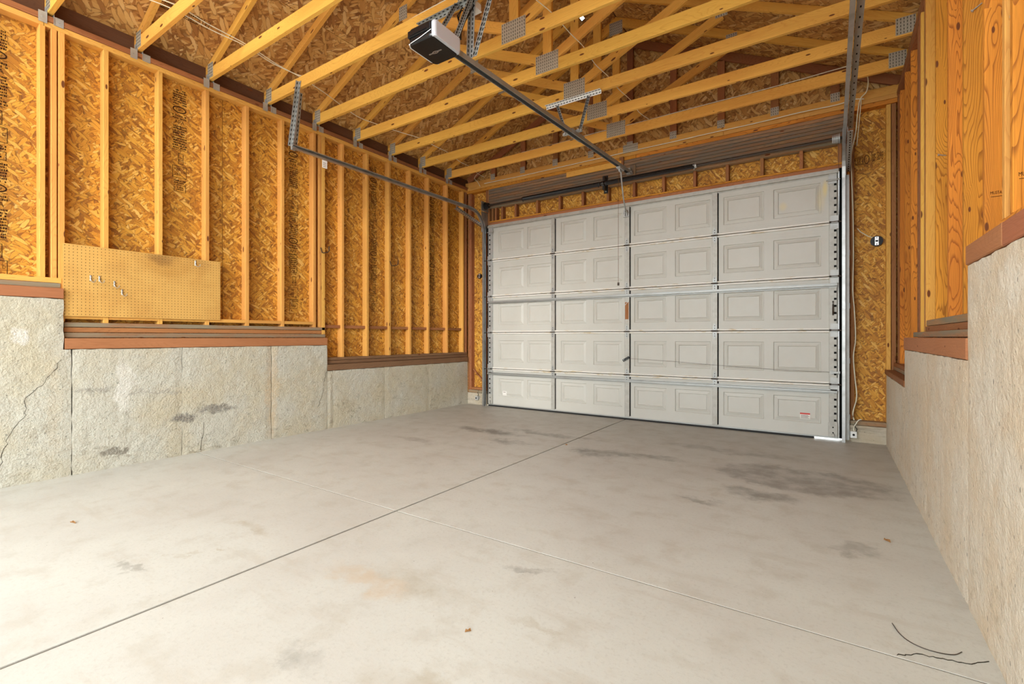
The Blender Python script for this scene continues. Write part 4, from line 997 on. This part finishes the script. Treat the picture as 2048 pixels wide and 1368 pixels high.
sensor(.205,.085,'pale safety sensor low on the curb right of the door',1)
sensor(-5.10,.115,'small safety sensor low on the curb left of the door',-1)
def cable(name,pts,r,mat,label,cat='cable',group=None,sub=4):
    P=[Vector(p) for p in pts]; out=[]
    for k in range(len(P)-1):
        p0=P[max(k-1,0)];p1=P[k];p2=P[k+1];p3=P[min(k+2,len(P)-1)]
        for i in range(sub):
            t=i/sub; out.append(.5*((2*p1)+(p2-p0)*t+(2*p0-5*p1+4*p2-p3)*t*t+(-p0+3*p1-3*p2+p3)*t**3))
    out.append(P[-1]); m=MB(); m.tube(out,r,6)
    return tag(m.build(name,mat,None,smooth=True),label,cat,group)
GW='low voltage cables laid over the trusses'; ZW=3.962
cable('signal_cable',[(-4.70,.4,ZW),(-4.70,1.14,ZW),(-4.66,1.45,ZW-.01),(-4.58,1.75,ZW),(-4.60,2.0,ZW-.012),(-4.64,2.37,ZW),(-4.70,2.7,ZW-.01),(-4.74,2.98,ZW),(-4.79,3.3,ZW-.012),(-4.90,3.6,ZW),(-4.95,3.9,ZW-.02),(-4.95,4.21,ZW),(-4.86,4.5,ZW-.015),(-4.80,4.83,ZW),(-4.79,5.1,ZW-.015),(-4.82,5.45,ZW),(-4.88,5.8,ZW-.02),(-4.92,6.07,ZW),(-4.96,6.35,ZW-.03),(-4.98,6.56,3.93)],.0042,M['white_wire'],'long white cable running over the trusses along the left side','cable',GW)
cable('signal_cable',[(-4.78,.4,ZW),(-4.77,1.14,ZW),(-4.72,1.4,ZW-.012),(-4.66,1.75,ZW),(-4.66,2.05,ZW-.015),(-4.67,2.37,ZW),(-4.72,2.66,ZW-.01),(-4.71,2.98,ZW),(-4.60,3.02,ZW),(-4.1,3.01,ZW+.004),(-3.6,3.0,ZW),(-3.0,2.985,ZW+.01),(-2.62,2.97,ZW)],.0042,M['white_wire'],'second white cable beside it that turns along the opener truss','cable',GW)
cable('signal_cable',[(-2.02,2.4,ZW+.01),(-2.02,2.99,ZW),(-2.03,3.3,ZW-.01),(-2.0,3.6,ZW),(-1.985,3.9,ZW-.015),(-1.98,4.21,ZW),(-2.0,4.5,ZW-.012),(-1.985,4.83,ZW),(-1.98,5.1,ZW-.015),(-1.965,5.45,ZW),(-1.97,5.75,ZW-.02),(-1.94,6.07,ZW+.002)],.0042,M['white_wire'],'white cable zigzagging over the trusses right of the opener rail','cable',GW)
cable('signal_cable',[(-3.9,6.07,ZW+.002),(-3.2,6.075,ZW+.004),(-2.7,6.065,ZW+.01),(-2.2,6.07,ZW+.004),(-1.94,6.075,ZW+.006),(-1.6,6.065,ZW+.006),(-1.2,6.07,ZW+.012),(-.8,6.06,ZW+.006),(-.4,6.07,ZW+.016),(0,6.065,ZW+.025),(.2,6.07,ZW+.03)],.0042,M['white_wire'],'white cable lying along the truss nearest the door','cable',GW)
cable('signal_cable',[(-4.98,6.56,3.82),(-4.6,6.562,3.815),(-4.2,6.564,3.81),(-3.6,6.566,3.812),(-2.9,6.56,3.81),(-2.3,6.562,3.813),(-1.8,6.56,3.81),(-1.3,6.562,3.815),(-.8,6.56,3.81),(-.3,6.56,3.82),(.05,6.56,3.812),(.2,6.56,3.83),(.30,6.56,3.81)],.005,M['white_wire'],'white cable running along the top plate above the header','cable',GW)
cable('loose_wire',[(-5.02,6.5,3.76),(-5.06,6.48,3.84),(-5.10,6.44,3.90),(-4.98,6.38,3.94),(-4.80,6.30,3.95),(-4.66,6.2,3.97),(-4.60,6.12,3.96)],.004,M['cream_wire'],'loose curl of cream wire in the upper corner left of the door','cable')
cable('loose_wire',[(.31,6.3,3.96),(.33,6.40,3.93),(.32,6.5,3.86),(.27,6.55,3.82),(.25,6.56,3.72),(.24,6.55,3.62),(.225,6.56,3.45),(.19,6.565,3.25),(.185,6.565,3.1),(.20,6.565,2.6),(.205,6.565,2.1),(.20,6.565,1.7),(.215,6.565,1.45),(.225,6.565,1.15),(.205,6.565,.95),(.22,6.565,.7),(.235,6.565,.5),(.20,6.565,.32),(.21,6.545,.24)],.006,M['cream_wire'],'cream cable hanging down the jamb studs right of the door','cable')
cable('loose_wire',[(.275,6.53,3.80),(.26,6.53,3.6),(.245,6.53,3.42),(.235,6.535,3.30)],.004,M['cream_wire'],'short second strand beside the top of the hanging jamb cable','cable')
cable('loose_wire',[(.275,6.50,.26),(.25,6.50,.25),(.225,6.49,.21),(.205,6.48,.17),(.205,6.475,.13)],.005,M['white_wire'],'frayed white wire end above the right hand sensor','cable')

# small things on the floor
def leaf(x,y,a,s,label):
    m=MB(); c,d=math.cos(a),math.sin(a); pts=[]
    sh=[(-1,0,.004),(-.5,.45,.012),(.1,.38,.006),(.9,.1,.014),(1.2,0,.002),(.5,-.35,.010),(-.3,-.42,.014)]
    P=[(x+s*(u*c-v*d),y+s*(u*d+v*c),h) for u,v,h in sh]; ctr=(x,y,.004)
    for k in range(len(P)): m.face([P[k],P[(k+1)%len(P)],ctr])
    lo=[(px,py,pz-.002) for px,py,pz in P]
    for k in range(len(P)): m.face([lo[(k+1)%len(P)],lo[k],(x,y,.0015)]); m.face([P[k],lo[k],lo[(k+1)%len(P)],P[(k+1)%len(P)]])
    tag(m.build('dry_leaf',M['leaf']),label,'leaf','dry leaves on the floor')
leaf(-3.956,.944,.3,.022,'small dry brown leaf on the floor at far left'); leaf(.266,3.451,2.2,.022,'small curled brown leaf on the floor near the right wall'); leaf(-1.195,1.466,1.0,.012,'tiny brown leaf scrap lying nearest the camera in the middle of the floor')
leaf(-2.38,4.6,.4,.010,'tiny dark leaf scrap near the floor joint toward the door')
cable('string_scrap',[(.205,2.47,.003),(.222,2.40,.003),(.25,2.355,.003),(.29,2.335,.003),(.335,2.335,.003),(.375,2.352,.003),(.400,2.385,.004)],.0016,M['iron'],'thin curved dark string lying on the floor by the right wall','string')
wlx=False
crack(floor,[(.20,2.235,.0012),(.26,2.285,.0012),(.33,2.30,.0012),(.40,2.315,.0012),(.47,2.375,.0012)],.0022)

# ------------------------------------------------------------------ print on the sheathing and studs
_tc={}
def textmesh(s):
    if s not in _tc:
        cu=bpy.data.curves.new('t','FONT'); cu.body=s; cu.size=1; cu.align_x='CENTER'; cu.align_y='CENTER'; cu.resolution_u=2
        o=bpy.data.objects.new('t',cu); COL.objects.link(o); dg=bpy.context.evaluated_depsgraph_get(); dg.update()
        me=bpy.data.meshes.new_from_object(o.evaluated_get(dg)); 
        _tc[s]=([tuple(v.co) for v in me.vertices],[tuple(p.vertices) for p in me.polygons])
        bpy.data.objects.remove(o); bpy.data.curves.remove(cu); bpy.data.meshes.remove(me)
    return _tc[s]
class Print:
    """flat ink on a board face: origin o, right r, up u"""
    def __init__(s,o,r,u): s.m=MB(); s.o=Vector(o); s.r=Vector(r); s.u=Vector(u)
    def P(s,x,y): return tuple(s.o+s.r*x+s.u*y)
    def rect(s,x0,x1,y0,y1): s.m.face([s.P(x0,y0),s.P(x1,y0),s.P(x1,y1),s.P(x0,y1)])
    def frame(s,x0,x1,y0,y1,t=.004):
        s.rect(x0,x1,y0,y0+t); s.rect(x0,x1,y1-t,y1); s.rect(x0,x0+t,y0+t,y1-t); s.rect(x1-t,x1,y0+t,y1-t)
    def text(s,t,x,y,h,sx=1.0,rot=0):
        v,f=textmesh(t); i=len(s.m.v); c,d=math.cos(rot),math.sin(rot)
        for p in v:
            a,b=p[0]*h*sx,p[1]*h; s.m.v.append(s.P(x+a*c-b*d,y+a*d+b*c))
        for q in f: s.m.f.append(tuple(i+k for k in q)); s.m.uv.append([(0,0)]*len(q)); s.m.mi.append(0)
    def ring(s,x,y,rx,ry,t=.006,n=24):
        for k in range(n):
            a,b=2*PI*k/n,2*PI*(k+1)/n
            s.m.face([s.P(x+rx*math.cos(a),y+ry*math.sin(a)),s.P(x+rx*math.cos(b),y+ry*math.sin(b)),s.P(x+(rx-t)*math.cos(b),y+(ry-t)*math.sin(b)),s.P(x+(rx-t)*math.cos(a),y+(ry-t)*math.sin(a))])
    def fine(s,x0,x1,y0,y1,rows):
        """rows of print too small to read: broken strokes"""
        rd=random.Random(int((y0+s.o.z)*1e4)+5); hh=(y1-y0)/rows
        for k in range(rows):
            x=x0+rd.random()*.012; y=y0+(k+.2)*hh
            while x<x1-.006:
                w_=.004+rd.random()*.007
                if rd.random()<.9: s.rect(x,min(x+w_,x1),y,y+hh*.72*(.6+.4*rd.random()))
                x+=w_+.002+rd.random()*.003
    def block(s,w_,top,rot=False):
        """one printed mark of the board, from top downwards; returns the bottom"""
        y=top; h=w_/2
        s.fine(-h,h,y-.16,y,7); y-=.17
        s.m.m=0; s.ring(0,y-.035,h*.98,.034,.010); s.rect(-h,-h*.55,y-.0,y+.004); s.rect(h*.55,h,y-.074,y-.070); s.text('Canfor',0,y-.036,.042,w_*4.6); y-=.085
        s.fine(-h,h,y-.05,y,2); y-=.055; s.text('APA',0,y-.022,.052,w_*7.2); y-=.052
        s.fine(-h,h,y-.24,y,10); y-=.25; s.rect(-h,h*.8,y,y+.004); y-=.03
        s.frame(-h*.2,h*.55,y-.11,y,.004); s.text('21',h*.17,y-.055,.05,.9,PI/2); y-=.13
        s.frame(-h,h,y-.12,y,.004); s.text('MAR',-h*.35,y-.035,.040,w_*5.6); s.text('2005',-h*.3,y-.085,.040,w_*5.2); s.text('D',h*.7,y-.055,.036,w_*6); y-=.14
        s.fine(-h*.9,h,y-.04,y,2); y-=.05; s.frame(-h*.8,h*.9,y-.07,y,.004); s.fine(-h*.5,h*.5,y-.055,y-.015,2); y-=.09
        return y
    def done(s,parent,mat=None,label=None):
        o=s.m.build('ink_stamp',mat or M['ink'],parent,fix=False); 
        if label: o['label']=label
        return o
xo=XO+.0012
for (yc_,wd,top,zmin) in ((.845,.13,3.60,1.70),(2.115,.125,3.66,1.95),(3.335,.12,3.60,1.42),(4.560,.12,3.62,1.35),(5.765,.12,3.60,1.35)):
    pr_=Print((xo,yc_,0),(0,1,0),(0,0,1)); y=top
    while y-1.20>zmin-.4 and y>zmin+.2: y=pr_.block(wd,y)
    # nothing below the lower plates
    pr_.done(wl,None,'black grade stamps printed in a column')
pr_=Print((.36,YO-.0012,3.15),(0,0,1),(-1,0,0))
pr_=Print((.34,YO-.0012,3.17),(1,0,0),(0,0,1)); pr_.frame(-.115,-.045,-.045,.035,.004); pr_.fine(-.105,-.055,-.035,.025,4); pr_.ring(-.01,0,.025,.05,.006); pr_.fine(.03,.07,-.04,.05,5); pr_.fine(.08,.14,-.03,.06,5); pr_.rect(-.115,.0,-.052,-.048); pr_.done(wb)
pr_=Print((-5.09,YO-.0012,2.92),(1,0,0),(0,0,1)); pr_.frame(-.045,.02,-.09,.03,.004); pr_.fine(-.035,.01,-.08,.02,4); pr_.done(wb,M['ink_faint'])
# stamps on the wide faces of the right-hand studs
def studprint(y,x,z,s_):
    pr_=Print((x,y-.0012,z),(1,0,0),(0,0,1)); pr_.text('MUSTANG',0,0,.022*s_,.62); pr_.rect(-.03*s_,.03*s_,-.018,-.016); pr_.done(wr)
studprint(2.64,.637,1.80,1.0); studprint(3.055,.637,1.83,.9)
# printed marks on the roof sheets, left of the pegboard bay
sl=Vector((1,0,SL)).normalized(); nrm=Vector((SL,0,-1)).normalized()
for (x,y,ww) in ((-5.02,1.98,.5),(-4.95,1.52,.25)):
    o_=Vector((x,y,zdeck(x)))+nrm*.0016
    pr_=Print(o_,(0,1,0),sl); pr_.frame(ww*.32,ww*.44,-.04,.05,.004); pr_.text('1',ww*.38,0,.05); pr_.fine(-ww*.5,ww*.28,.012,.05,2); pr_.fine(-ww*.5,ww*.28,-.045,-.008,2)
    pr_.done(ceil,M['ink'])
